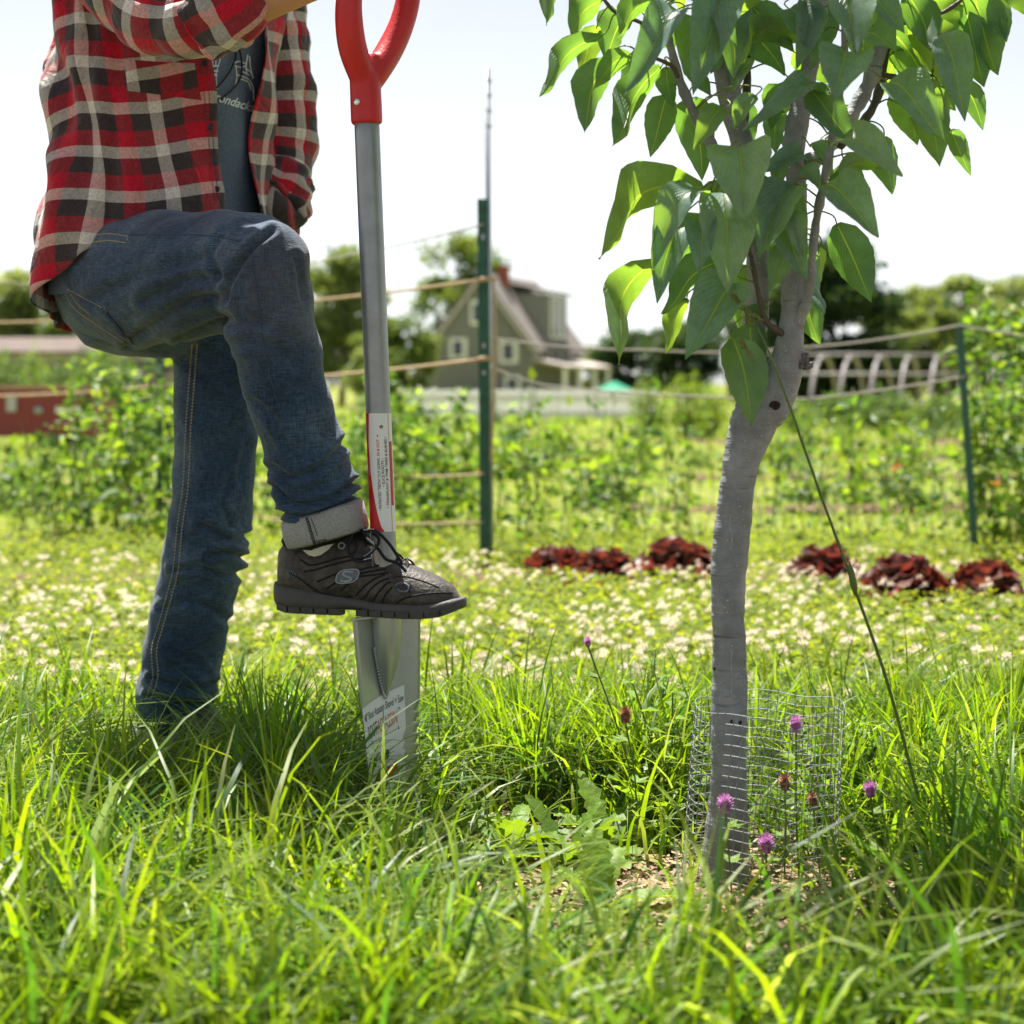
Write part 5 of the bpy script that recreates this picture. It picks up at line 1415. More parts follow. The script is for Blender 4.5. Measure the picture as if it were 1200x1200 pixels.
# shaft sticker wrapped round the tube
SZ1, SZ0 = .66 - (484 - HOR) / F * SY + 0.0, .66 - (622 - HOR) / F * SY
def spt(w, z, r): # w: arc in metres measured from the camera-facing line, positive to the right
    a = w / .018; return axis_pt(z) + Vector((math.sin(a), -math.cos(a), 0)) * r
def wrap(w0, w1, f0, f1, r, name, m, par, ns=24):
    """patch between two curves w=f(t) over the sticker's height"""
    V, Fc = [], []; nw = 60
    for i in range(ns + 1):
        t = i / ns; z = SZ0 + (SZ1 - SZ0) * t; a, b_ = f0(t), f1(t)
        for j in range(nw + 1): V.append(spt(a + (b_ - a) * j / nw, z, r))
    for i in range(ns):
        for j in range(nw): q_ = i * (nw + 1) + j; Fc.append((q_, q_ + 1, q_ + nw + 2, q_ + nw + 1))
    return obj(name, V, Fc, m, par)
stk = wrap(0, 0, lambda t: -.05, lambda t: .055, .01835, 'shaft_sticker', M['label_white'], shaft)
wrap(0, 0, lambda t: -.048, lambda t: .0035 - .0235 * min(1, (t / .75)) ** .6 + .0065 * max(0, t - .5) * 2, .01855, 'sticker_red_panel', M['ink_red'], stk)
wrap(0, 0, lambda t: .0155, lambda t: .0163, .01855, 'sticker_rule', M['ink_red'], stk, 8)
V, Fc = [], []
for i in range(2):
    for j in range(9): V.append(spt(.0166 + .006 * j / 8, SZ0 + (SZ1 - SZ0) * (.22 + .54 * i), .01862))
obj('sticker_band', V, [(j, j + 1, j + 10, j + 9) for j in range(8)], M['ink_red'], stk)


def stext(s, w, t0, t1, hgt, m):
    """text reading upwards along the shaft, baseline at arc w"""
    V, Fc = text_mesh(s, 1.0, 0, .012); ww = V[:, 0].max() - V[:, 0].min(); V[:, 0] -= V[:, 0].min()
    W = [spt(w - p[1] * hgt, SZ0 + (SZ1 - SZ0) * (t0 + (t1 - t0) * p[0] / ww), .01872) for p in V]
    obj('print', W, Fc, m, stk, smooth=False)


stext('\u2022 PATENTED "TEETH" CUT GOING', .0006, .18, .62, .0052, M['ink'])
stext('IN & OUT', .0006, .64, .78, .0052, M['ink_red'])
stext('\u2022', .0006, .80, .82, .0052, M['ink'])
stext('\u2022 SLICE ROOTS \u2022', .0062, .38, .62, .0052, M['ink'])
stext('\u2022 TRANSPLANT & TRIM TREES & BUSHES \u2022', .0118, .20, .80, .0052, M['ink'])
stext('\u2013\u2013 \u2013\u2013\u2013\u2013 \u2013\u2013 \u2013\u2013\u2013', .0212, .24, .74, .0036, M['label_white'])
stext('\u2013\u2013 \u2013\u2013\u2013', -.0165, .36, .60, .0036, M['label_white'])
stext('$', .0062, .87, .90, .0060, M['ink'])

# D grip
col_top = [(431.5, 146, SY, 18), (431, 143, SY, 19.2), (430, 118, SY, 18.8), (429, 98, SY, 18.3), (429, 88, SY, 19)]
parts = [tube([axis_pt(z) for z in (1.0325, 1.036, 1.05, 1.07, 1.09, 1.105)], [.0205, .0228, .0228, .0226, .0225, .0222], 32)]
lp = [(430, 104, SY, 14), (422, 82, SY - .010, 16.5), (413, 55, SY - .028, 17), (409, 25, SY - .04, 16.5), (409, 0, SY - .045, 15.5), (412, -25, SY - .045, 14.5), (416, -40, SY - .042, 13)]
rp = [(430, 102, SY, 14), (441, 84, SY + .010, 16), (457, 58, SY + .03, 16), (470, 30, SY + .042, 15), (478, 0, SY + .05, 14.5), (479, -25, SY + .05, 14), (476, -40, SY + .048, 13)]
parts += [ptube(lp, 6, 20), ptube(rp, 6, 20), ptube([(411, -38, SY - .043, 13), (430, -40, SY - .02, 14.5), (446, -40, SY + .002, 15), (462, -40, SY + .025, 14.5), (480, -38, SY + .05, 13)], 6, 20)]
parts.append(ptube([(430, 95, SY, 15), (434, 75, SY + .003, 12.5), (438, 64, SY + .006, 9)], 5, 16))
V, Fc, Nn = remesh(parts, .0022, 8)
grip = obj('grip', V, Fc, M['red_plastic'], spade)
gc = Caster(grip); q = gc(418, 119.5)
if q:
    n_ = Vector((-.55, -.83, 0)); obj('rivet', *tube([q - n_ * .002, q + n_ * .001, q + n_ * .0018], [.0055, .0055, .003], 16), M['rivet'], grip)

# ------------------------------------------------------------------ person
fd = Vector((.8, -.6, 0)); ld = Vector((.6, .8, 0))                   # the way the body faces, and its left
M['skin'] = mat('skin', (.50, .29, .165), .5, .4, var=.08, vscale=40, bump=.08, bscale=250)
M['hair'] = mat('brown_hair', (.06, .035, .02), .6, .4, var=.3, vscale=80)


def denim_material():
    m, t, b, out = nmat('worn_dark_denim'); L = t.links.new
    tc = N(t, 'ShaderNodeTexCoord')
    n1 = N(t, 'ShaderNodeTexNoise', i_Scale=6.5, i_Detail=5.0, i_Roughness=.6); L(tc.outputs['Object'], n1.inputs['Vector'])
    r1 = ramp(t, [(.3, (.011, .026, .053)), (.5, (.023, .047, .083)), (.70, (.070, .104, .142))]); L(n1.outputs['Fac'], r1.inputs[0])
    def streak(sx, sy, sz, sc_):
        mp = N(t, 'ShaderNodeMapping'); mp.inputs['Scale'].default_value = (sx, sy, sz); L(tc.outputs['Object'], mp.inputs[0])
        n = N(t, 'ShaderNodeTexNoise', i_Scale=sc_, i_Detail=3.0, i_Roughness=.6); L(mp.outputs[0], n.inputs['Vector']); return n
    a = streak(1, 1, .10, 620.0); c = streak(.12, .12, 1, 560.0)
    ad = N(t, 'ShaderNodeMath', operation='ADD'); L(a.outputs['Fac'], ad.inputs[0]); L(c.outputs['Fac'], ad.inputs[1])
    mr = N(t, 'ShaderNodeMapRange', i_1=.75, i_2=1.25, i_3=.45, i_4=1.9); L(ad.outputs[0], mr.inputs[0])
    hv = N(t, 'ShaderNodeHueSaturation'); L(mr.outputs[0], hv.inputs['Value']); L(r1.outputs[0], hv.inputs['Color'])
    # earth rubbed into the knee
    vm = N(t, 'ShaderNodeVectorMath', operation='DISTANCE'); L(tc.outputs['Object'], vm.inputs[0]); k = P(338, 335, 2.40) - WL_P; vm.inputs[1].default_value = tuple(k)
    mk = N(t, 'ShaderNodeMapRange', i_1=.03, i_2=.13, i_3=.45, i_4=0.); L(vm.outputs['Value'], mk.inputs[0])
    n5 = N(t, 'ShaderNodeTexNoise', i_Scale=30.0, i_Detail=4.0); L(tc.outputs['Object'], n5.inputs['Vector'])
    mm = N(t, 'ShaderNodeMath', operation='MULTIPLY'); L(mk.outputs[0], mm.inputs[0]); L(n5.outputs['Fac'], mm.inputs[1])
    mx = N(t, 'ShaderNodeMix', data_type='RGBA'); L(mm.outputs[0], mx.inputs[0]); L(hv.outputs[0], mx.inputs[6]); mx.inputs[7].default_value = rgb(.16, .12, .085)
    L(mx.outputs[2], b.inputs['Base Color']); b.inputs['Roughness'].default_value = .85; b.inputs['Specular IOR Level'].default_value = .2
    b.inputs['Sheen Weight'].default_value = .15
    wr = N(t, 'ShaderNodeTexNoise', i_Scale=22.0, i_Detail=3.0, i_Distortion=1.5); L(tc.outputs['Object'], wr.inputs['Vector'])
    b0 = N(t, 'ShaderNodeBump', i_Strength=.35, i_Distance=.010); L(wr.outputs['Fac'], b0.inputs['Height'])
    bp = N(t, 'ShaderNodeBump', i_Strength=.5, i_Distance=.0015); L(ad.outputs[0], bp.inputs['Height']); L(b0.outputs[0], bp.inputs['Normal']); L(bp.outputs[0], b.inputs['Normal'])
    return m


def plaid_material():
    m, t, b, out = nmat('red_plaid_flannel'); L = t.links.new
    uv = N(t, 'ShaderNodeUVMap'); sp = N(t, 'ShaderNodeSeparateXYZ'); L(uv.outputs[0], sp.inputs[0])
    W_, D_, R_, K_ = (.66, .64, .58), (.045, .038, .040), (.48, .010, .030), (.06, .05, .053)
    def stripes(o, period, stops):
        dv = N(t, 'ShaderNodeMath', operation='DIVIDE', i_1=period); L(o, dv.inputs[0])
        fr = N(t, 'ShaderNodeMath', operation='FRACT'); L(dv.outputs[0], fr.inputs[0])
        r = ramp(t, stops, 'CONSTANT'); L(fr.outputs[0], r.inputs[0]); return r
    wa = stripes(sp.outputs[0], .110, [(0, W_), (.18, D_), (.47, R_), (.74, K_)])
    we = stripes(sp.outputs[1], .067, [(0, W_), (.26, R_), (.62, D_)])
    mx = N(t, 'ShaderNodeMix', data_type='RGBA'); L(wa.outputs[0], mx.inputs[6]); L(we.outputs[0], mx.inputs[7])
    # twill: which thread shows
    ad = N(t, 'ShaderNodeMath', operation='ADD'); L(sp.outputs[0], ad.inputs[0]); L(sp.outputs[1], ad.inputs[1])
    ml = N(t, 'ShaderNodeMath', operation='MULTIPLY', i_1=4200.0); L(ad.outputs[0], ml.inputs[0])
    sn = N(t, 'ShaderNodeMath', operation='SINE'); L(ml.outputs[0], sn.inputs[0])
    mr = N(t, 'ShaderNodeMapRange', i_1=-1., i_2=1., i_3=.38, i_4=.62); L(sn.outputs[0], mr.inputs[0]); L(mr.outputs[0], mx.inputs[0])
    tc = N(t, 'ShaderNodeTexCoord'); nz = N(t, 'ShaderNodeTexNoise', i_Scale=260.0, i_Detail=3.0); L(tc.outputs['Object'], nz.inputs['Vector'])
    mr2 = N(t, 'ShaderNodeMapRange', i_1=.3, i_2=.7, i_3=.78, i_4=1.2); L(nz.outputs['Fac'], mr2.inputs[0])
    hv = N(t, 'ShaderNodeHueSaturation'); L(mr2.outputs[0], hv.inputs['Value']); L(mx.outputs[2], hv.inputs['Color'])
    L(hv.outputs[0], b.inputs['Base Color']); b.inputs['Roughness'].default_value = .9; b.inputs['Specular IOR Level'].default_value = .15; b.inputs['Sheen Weight'].default_value = .25
    wr = N(t, 'ShaderNodeTexNoise', i_Scale=16.0, i_Detail=3.0, i_Distortion=1.2); L(tc.outputs['Object'], wr.inputs['Vector'])
    b0 = N(t, 'ShaderNodeBump', i_Strength=.55, i_Distance=.02); L(wr.outputs['Fac'], b0.inputs['Height'])
    bp = N(t, 'ShaderNodeBump', i_Strength=.35, i_Distance=.001); L(nz.outputs['Fac'], bp.inputs['Height']); L(b0.outputs[0], bp.inputs['Normal']); L(bp.outputs[0], b.inputs['Normal'])
    tr = N(t, 'ShaderNodeBsdfTranslucent'); L(hv.outputs[0], tr.inputs[0]); ms = N(t, 'ShaderNodeMixShader'); ms.inputs[0].default_value = .12
    L(b.outputs[0], ms.inputs[1]); L(tr.outputs[0], ms.inputs[2]); L(ms.outputs[0], out.inputs[0])
    return m


WL_P = Vector((-.56, 2.85, 0))
person = thing('person', WL_P, 'person in red plaid shirt and dark jeans stepping on a spade', 'person')
M['denim'] = denim_material(); M['plaid'] = plaid_material()
M['tee'] = mat('navy_cotton', (.085, .125, .18), .85, .2, var=.25, vscale=220, bump=.25, bscale=260)
M['tee_print'] = mat('pale_blue_print', (.58, .68, .72), .7, .2, var=.15, vscale=200)
M['thread'] = mat('tan_thread', (.40, .33, .19), .8, .2)
M['cuff'] = mat('grey_denim_inside', (.30, .31, .31), .9, .2, var=.22, vscale=300, bump=.5, bscale=350)
M['sock'] = mat('white_sock', (.70, .70, .68), .9, .1, var=.08, vscale=200, bump=.3, bscale=300)

# ---- jeans: pelvis, thighs and legs grown into one surface
pelvis = Vector((-.581, 2.80, 0))
parts = []
for dz, n in ((0, 0),):
    V = []; Fc = []; ns = 32
    prof = [(.705, .06, .05), (.725, .115, .085), (.76, .150, .115), (.81, .168, .130), (.86, .168, .128), (.91, .160, .118), (.97, .150, .108)]
    for z, a, b_ in prof:
        for k in range(ns):
            t = 2 * math.pi * k / ns; V.append(pelvis + ld * (a * math.cos(t)) + fd * (b_ * math.sin(t) - (.018 if z < .88 else 0)) + Vector((0, 0, z)))
    Fc = [(i * ns + j, i * ns + (j + 1) % ns, (i + 1) * ns + (j + 1) % ns, (i + 1) * ns + j) for i in range(len(prof) - 1) for j in range(ns)] + [tuple(range(ns))[::-1], tuple((len(prof) - 1) * ns + j for j in range(ns))]
    parts.append((V, Fc))
thigh = [(108, 338, 2.78, 48), (128, 333, 2.74, 68), (160, 328, 2.69, 79), (200, 324, 2.625, 78), (245, 318, 2.55, 71), (285, 308, 2.49, 62), (306, 304, 2.46, 55), (318, 302, 2.445, 42)]
shin = [(300, 290, 2.465, 36), (306, 302, 2.455, 54), (311, 330, 2.45, 54), (317, 365, 2.445, 52), (322, 400, 2.445, 52), (334, 450, 2.45, 49), (348, 500, 2.458, 47.5), (361, 540, 2.465, 48.5), (367, 562, 2.468, 49.5), (372, 582, 2.47, 47), (377, 602, 2.472, 42), (379, 612, 2.472, 38)]
stand = [(240, 330, 2.86, 60), (250, 370, 2.86, 58), (256, 410, 2.86, 52), (254, 450, 2.86, 50), (253, 500, 2.86, 49), (250, 560, 2.855, 48), (246, 612, 2.85, 48.5), (237, 660, 2.86, 47.5), (227, 705, 2.87, 46.5), (217, 750, 2.88, 46), (207, 800, 2.89, 46), (200, 838, 2.895, 42), (196, 858, 2.895, 37)]
parts += [ptube(thigh, 6, 36), ptube(shin, 6, 36), ptube(stand, 6, 36)]
V, Fc, Nn = remesh(parts, .0044, 4)
U_ = 600 + V[:, 0] / V[:, 1] * F; V_ = HOR + (H - V[:, 2]) / V[:, 1] * F


def crease(px, width, depth, ymin=0, ymax=9):
    """press a fold line (given in photo pixels) into the camera side of the cloth"""
    q = smooth_path(px, 6); best = np.full(len(V), 1e9)
    for a, b_ in zip(q[:-1], q[1:]):
        d = b_ - a; L2 = (d ** 2).sum() + 1e-9
        t = np.clip(((U_ - a[0]) * d[0] + (V_ - a[1]) * d[1]) / L2, 0, 1)
        best = np.minimum(best, np.hypot(U_ - a[0] - t * d[0], V_ - a[1] - t * d[1]))
    k = (V[:, 1] > ymin) & (V[:, 1] < ymax)
    g = np.exp(-(best / width) ** 2) - .55 * np.exp(-((best - 1.9 * width) / width) ** 2)
    return np.where(k, -depth * g, 0)


stand_k = (V[:, 1] > 2.7)
tri = lambda a: 2 * np.abs(((a / (2 * math.pi)) % 1) * 2 - 1) - 1
fz = np.clip((.62 - V[:, 2]) / .25, 0, 1)
disp = .0016 * stand_k * tri(V[:, 2] * 70 + 9 * np.sin(V[:, 0] * 14 + V[:, 2] * 5) + 4 * np.sin(V[:, 1] * 23)) * fz * (.5 + .5 * np.sin(V[:, 0] * 31 + V[:, 2] * 13)) + .0016 * np.sin(V[:, 0] * 62 + V[:, 2] * 41 + 3 * np.sin(V[:, 2] * 19)) + .0012 * np.sin(V[:, 2] * 88 - V[:, 0] * 35 + 2 * np.sin(V[:, 1] * 30))
near_, far_ = 2.66, 2.70
for px, w, d, y0, y1 in [
    ([(266, 352), (274, 320), (296, 290), (318, 272)], 5, .007, 0, near_), ([(263, 330), (250, 300), (262, 275)], 6, .004, 0, near_), ([(268, 372), (240, 385), (210, 396)], 6, .006, 0, 2.75),
    ([(262, 345), (225, 352), (185, 378), (150, 402)], 7, .005, 0, 2.8), ([(255, 325), (215, 330), (170, 352)], 7, .004, 0, 2.8), ([(240, 300), (200, 312), (150, 330), (110, 350)], 8, .0035, 0, 2.85),
    ([(272, 380), (300, 375), (340, 395)], 7, .004, 0, near_), ([(275, 405), (310, 400), (350, 425)], 7, .003, 0, near_), ([(345, 300), (352, 330), (356, 350)], 5, .003, 0, near_),
    ([(322, 570), (345, 590), (385, 585), (415, 565)], 4.5, .010, 0, near_), ([(318, 548), (345, 560), (380, 545), (408, 515)], 6, .006, 0, near_),
    ([(330, 600), (360, 603), (400, 590), (418, 578)], 4, .008, 0, near_),
    ([(295, 470), (320, 490), (340, 530)], 6, .003, 0, near_),
    ([(292, 628), (272, 634), (250, 622), (235, 615)], 5, .007, far_, 9), ([(290, 655), (268, 648), (245, 650)], 4.5, .009, far_, 9), ([(285, 672), (262, 676), (235, 665), (205, 668)], 5, .007, far_, 9),
    ([(268, 728), (245, 712), (215, 705), (190, 715)], 6, .004, far_, 9), ([(200, 760), (225, 775), (240, 790)], 6, .004, far_, 9), ([(250, 800), (225, 808), (180, 795)], 5, .007, far_, 9),
    ([(245, 825), (215, 826), (175, 815)], 4.5, .007, far_, 9), ([(270, 560), (262, 590), (270, 612)], 5, .004, far_, 9), ([(290, 520), (280, 560)], 6, .003, far_, 9), ([(215, 420), (240, 440), (280, 430)], 6, .003, far_, 9)]:
    disp = disp + crease(px, w * .82, d * 1.2, y0, y1)
V = V + Nn * np.clip(disp, -.012, .008)[:, None]
jeans = obj('jeans', V, Fc, M['denim'], person)
jc = Caster(jeans)
b = MB()
for px in ([(225, 403), (223, 433), (218, 500), (215, 567), (208, 617), (203, 667), (195, 700), (185, 735), (178, 762), (179, 795), (169, 824)],
           [(231, 403), (229, 433), (224, 500), (221, 567), (214, 617), (209, 667), (201, 700), (191, 735), (184, 762), (185, 795), (175, 824)]):
    b.add(*jc.stroke(px, .0011, .0004, 14, 4, dash=.0055))
for px in ([(108, 276), (128, 274), (150, 277)], [(107, 284), (128, 282), (149, 285)], [(150, 277), (149, 285)], [(74, 336), (98, 349), (122, 362)], [(122, 361), (132, 380), (146, 395), (160, 407)], [(75, 342), (88, 362), (110, 378), (146, 402)], [(80, 340), (93, 358), (114, 374), (150, 400)]):
    b.add(*jc.stroke(px, .0010, .0004, 14, 4, dash=.005))
b.out('stitching', M['thread'], jeans)['kind'] = 'stuff'
b = MB()
b.add(*jc.stroke([(294, 292), (302, 350), (312, 420), (325, 472)], .0009, .0002, 10, 4))
b.add(*jc.stroke([(150, 276), (190, 275), (240, 276), (280, 282)], .0009, .0002, 10, 4))
b.out('side_seam', mat('dark_seam_thread', (.05, .07, .10), .9, .1), jeans)  # dark blue thread raised along the seams


def patch(caster, quad, nu, nv, off, name, m, parent, uvs=None, rim=.6):
    """cloth patch laid on a surface between four photo pixels (tl, tr, br, bl)"""
    tl, tr_, br, bl = [np.array(x, float) for x in quad]; V = []; ok = True; U = []
    for i in range(nv + 1):
        for j in range(nu + 1):
            a, b_ = j / nu, i / nv; p = (tl * (1 - a) + tr_ * a) * (1 - b_) + (bl * (1 - a) + br * a) * b_
            h = caster(p[0], p[1], off * (rim if i in (0, nv) or j in (0, nu) else 1))
            if h is None: return None
            V.append(h); U.append(uvs(h) if uvs else (a, b_))
    Fc = [(i * (nu + 1) + j, (i + 1) * (nu + 1) + j, (i + 1) * (nu + 1) + j + 1, i * (nu + 1) + j + 1) for i in range(nv) for j in range(nu)]
    return obj(name, V, Fc, m, parent, uvs=U)


patch(jc, ((80, 340), (122, 362), (159, 405), (112, 374)), 10, 8, .003, 'back_pocket', M['denim'], jeans)


# rolled cuffs
def cuff(pxs, name, n=40):
    """rolled band: rows (u, v, Y, half width px, tilt px per px)"""
    V = []; Fc = []; rows = []
    for (u, v, Y, hwp, sl, depth) in pxs:
        for k in range(n):
            a = 2 * math.pi * k / n; wv = 1 + .02 * math.sin(3 * a + v * .05) + .012 * math.sin(7 * a)
            du = hwp * wv * math.cos(a); dY = -depth * math.sin(a) * wv
            p = P(u + du, v + sl * du, Y); V.append(Vector((p.x, Y + dY, p.z)))
    for i in range(len(pxs) - 1):
        for j in range(n): Fc.append((i * n + j, i * n + (j + 1) % n, (i + 1) * n + (j + 1) % n, (i + 1) * n + j))
    return obj(name, V, Fc, M['cuff'], jeans)


c1 = cuff([(377, 600, 2.472, 40, -.32, .05), (377, 597, 2.472, 45, -.32, .056), (379, 601, 2.472, 48, -.31, .060), (382, 616, 2.472, 48.5, -.29, .060), (385, 628, 2.472, 47.5, -.28, .059), (386, 631, 2.472, 45, -.28, .056), (384, 624, 2.472, 42, -.28, .052), (381, 610, 2.472, 40, -.3, .050)], 'rolled_cuff')
c2 = cuff([(197, 852, 2.895, 34, .02, .05), (197, 849, 2.895, 38, .02, .055), (197, 853, 2.895, 40, .02, .058), (196, 872, 2.895, 41, .02, .058), (196, 878, 2.895, 39, .02, .056), (196, 872, 2.895, 36, .02, .052)], 'rolled_cuff')
cc_ = Caster(c1); b = MB()
for k in range(9):
    x = 358 + k * 1.1; y0 = 607 + k * 3.6
    b.add(*cc_.stroke([(x, y0), (x + 4, y0 + 2.5)], .0007, .0006, 3, 4)); b.add(*cc_.stroke([(x + 3, y0 - .5), (x + .5, y0 + 3)], .0007, .0006, 3, 4))
for k in range(6): b.add(*cc_.stroke([(368 + k * 2.6, 634 - k * .6), (370 + k * 2.6, 637 - k * .6)], .0007, .0006, 3, 4))
b.out('cuff_stitching', M['ink'], c1)
b = MB(); b.add(*cc_.stroke([(364, 606), (369, 619), (372, 628)], .0006, .0004, 4, 4)); b.out('cuff_seam', bpy.data.materials['dark_seam_thread'], c1)

# ---- T-shirt and open plaid shirt
def centre(z): return Vector((-.581 + .021 * min(1, max(0, (z - .84) / .45)), 2.80, z))


def ell(th, z, sc_=1.0, a=.205, b_=.148):
    taper = 1 - .5 * max(0, (z - 1.36)) / .12 if z > 1.36 else 1
    waist = 1 - .06 * math.exp(-((z - 1.02) / .10) ** 2)
    k = sc_ * taper * waist
    return centre(z) + fd * (b_ * k * math.cos(th)) + ld * (a * k * math.sin(th))


V = []; Fc = []; nt, nz = 72, 60
for i in range(nz + 1):
    z = .80 + (1.47 - .80) * i / nz
    for j in range(nt):
        th = 2 * math.pi * j / nt; w = .004 * math.sin(z * 30 + 3 * math.sin(th * 2)) * max(0, math.cos(th)) + .005 * math.sin(th * 7 + z * 12) * max(0, 1.2 - z)
        p = ell(th, z, .93); V.append(p + (p - centre(z)).normalized() * w)
Fc = [(i * nt + j, i * nt + (j + 1) % nt, (i + 1) * nt + (j + 1) % nt, (i + 1) * nt + j) for i in range(nz) for j in range(nt)] + [tuple(nz * nt + j for j in range(nt))]
tee = obj('t_shirt', V, Fc, M['tee'], person)


def hem(th):
    x = [-180, -150, -110, -85, -60, -35, -18, 18, 45, 70, 110, 150, 180]; z = [.745, .752, .785, .845, .905, .925, .928, .900, .885, .86, .80, .76, .745]
    return float(np.interp(math.degrees(th), x, z))


V = []; U = []; nt, nz = 190, 110; T0, T1 = R(-340 + 0), 0
tl_, tr2 = R(-342), R(-19)
thetas = np.linspace(tl_, tr2, nt + 1)      # from the left flap edge round the back to the right flap edge
for i in range(nz + 1):
    t = i / nz
    for j, th in enumerate(thetas):
        tw = (th + math.pi) % (2 * math.pi) - math.pi; h0 = hem(tw)
        # the flap edges lean: the opening widens downwards on the body's left
        th2 = th + R(20) * max(0, 1 - (nt - j) / 60) * min(1, max(0, (1.24 - z) / .28))
        if j < 46: th2 = th - R(10) * (1 - j / 46) * (1 - t) * -1 * .0
        z = h0 + (1.47 - h0) * t
        low = max(0, (1.06 - z) / .22)
        back = .5 - .5 * math.cos(tw)                       # 1 at the back
        sc_ = 1.0 + .045 * low * (1 - back) + .10 * math.exp(-((z - .93) / .085) ** 2) * back - .02 * max(0, (.80 - z) / .06) * back
        if tw > 0: sc_ += .13 * low * math.exp(-((tw - R(40)) / R(40)) ** 2)
        p = ell(th2, z, sc_); nrm = (p - centre(z)); nrm.z = 0; nrm.normalize()
        f = .0095 * math.sin(7.0 * tw + 9 * z + 1.6 * math.sin(11 * z)) * (.35 + .65 * min(1, low + .35)) + .007 * math.sin(26 * z + 6.5 * tw + 1.2 * math.sin(4 * tw)) * (.4 + .6 * back) + .004 * math.sin(17 * tw - 14 * z + 2 * math.sin(5 * tw))
        f += .010 * math.exp(-((z - .985 - .05 * math.sin(tw * 2)) / .022) ** 2) * back - .010 * math.exp(-((z - 1.03 - .04 * math.sin(tw * 3)) / .022) ** 2) * back
        f += .006 * math.sin(60 * (z + .13 * tw)) * math.exp(-((z - 1.16) / .12) ** 2) * back
        edge = min(j, nt - j) / 14
        if edge < 1: f += .010 * (1 - edge) ** 2
        V.append(p + nrm * f)
        U.append((tw * .175 + (.012 * math.sin(z * 9 + tw * 3)) + .8, z + .008 * math.sin(tw * 5) - .03 * math.cos(tw) + .06 * (h0 - .745) * (1 - t)))
Fc = [(i * (nt + 1) + j, i * (nt + 1) + j + 1, (i + 1) * (nt + 1) + j + 1, (i + 1) * (nt + 1) + j) for i in range(nz) for j in range(nt)]
# unwrap the seam at the back so that the pattern runs on
SHV, SHU = V, U
shirt = obj('plaid_shirt', V, Fc, M['plaid'], person, uvs=U)
so = shirt.modifiers.new('thickness', 'SOLIDIFY'); so.thickness = .0022; so.offset = 1


def cloth_tube(px, n, k, folds, uvscale, name, parent, v0=0.0):
    q = smooth_path(px, k); pts = [P(a, b_, Y) for a, b_, Y, w in q]; r = [w * Y / F for a, b_, Y, w in q]
    Lc = np.concatenate([[0], np.cumsum([(pts[i + 1] - pts[i]).length for i in range(len(pts) - 1)])])
    V, Fc = tube(pts, r, n + 1, False, fn=lambda i, a: 1 + folds(Lc[i], a))
    # seam column doubled for a clean unwrap
    V2 = []; U = []
    for i in range(len(pts)):
        ring = V[i * (n + 1):(i + 1) * (n + 1)]
        for j in range(n + 2):
            V2.append(ring[j % (n + 1)]); U.append((j / (n + 1) * 2 * math.pi * .062 * uvscale, Lc[i] + v0))
    c = n + 2
    Fc = [(i * c + j, i * c + j + 1, (i + 1) * c + j + 1, (i + 1) * c + j) for i in range(len(pts) - 1) for j in range(n + 1)]
    o = obj(name, np.array([tuple(p) for p in V2]), Fc, M['plaid'], parent, uvs=U)
    s = o.modifiers.new('thickness', 'SOLIDIFY'); s.thickness = .002; s.offset = 1
    return o


fold1 = lambda s, a: .05 * math.sin(s * 75 + 2.2 * math.sin(a)) * (.4 + .6 * min(1, s / .3)) + .04 * math.sin(3 * a + s * 30) + .025 * math.sin(s * 140 + a * 2)
s1 = cloth_tube([(70, -130, 2.67, 58), (92, -95, 2.65, 62), (120, -55, 2.61, 57), (155, -14, 2.56, 54), (190, 14, 2.51, 50), (215, 20, 2.485, 48), (240, 17, 2.465, 45), (262, 8, 2.45, 42)], 44, 8, fold1, 1.0, 'sleeve', shirt)
# rolled sleeve end: a thick bunched ring
fold2 = lambda s, a: .07 * math.sin(5 * a + s * 40) + .05 * math.sin(9 * a - s * 90 + 1) + .04 * math.sin(s * 160)
cloth_tube([(240, 22, 2.463, 32), (234, 25, 2.465, 42), (240, 22, 2.462, 47), (252, 15, 2.452, 48), (264, 9, 2.445, 48), (274, 4, 2.44, 45), (277, 2, 2.44, 40), (270, 5, 2.443, 34)], 44, 6, fold2, 1.1, 'rolled_sleeve', shirt, .02)
s2 = cloth_tube([(285, -85, 2.93, 44), (298, -50, 2.95, 50), (312, 20, 2.96, 46), (324, 90, 2.965, 42), (330, 150, 2.965, 40), (328, 195, 2.955, 39), (322, 225, 2.93, 38), (316, 250, 2.90, 36)], 40, 8, fold1, 1.0, 'sleeve', shirt, .04)
cloth_tube([(322, 220, 2.935, 34), (323, 212, 2.94, 42), (320, 228, 2.925, 45), (315, 246, 2.905, 44), (312, 254, 2.89, 40), (315, 244, 2.905, 34)], 40, 6, fold2, 1.1, 'rolled_sleeve', shirt, .03)
shc = Caster(shirt)
SV_ = np.array([tuple(p) for p in SHV]); SU_ = np.array(SHU)
def shirt_uv(h):
    return tuple(np.array([h[0], h[1], h[2], 1.0]) @ UVFIT + np.array([.03, .018]))
pc_ = np.array(shc(190, 92)); near_k = ((SV_ - pc_) ** 2).sum(1) < .065 ** 2
UVFIT = np.linalg.lstsq(np.hstack([SV_[near_k], np.ones((near_k.sum(), 1))]), SU_[near_k], rcond=None)[0]     # how the cloth's pattern runs here
patch(shc, ((146, 70), (228, 74), (236, 117), (150, 107)), 22, 12, .0045, 'chest_pocket', M['plaid'], shirt, uvs=shirt_uv)
b = MB()
for px in ([(233, 60), (238, 100), (243, 150), (246, 200), (250, 236)], [(240, 60), (244, 100), (248, 150), (251, 200), (255, 236)]): b.add(*shc.stroke(px, .0007, .0026, 12, 4, dash=.004))
b.out('placket_stitching', bpy.data.materials['dark_seam_thread'], shirt)
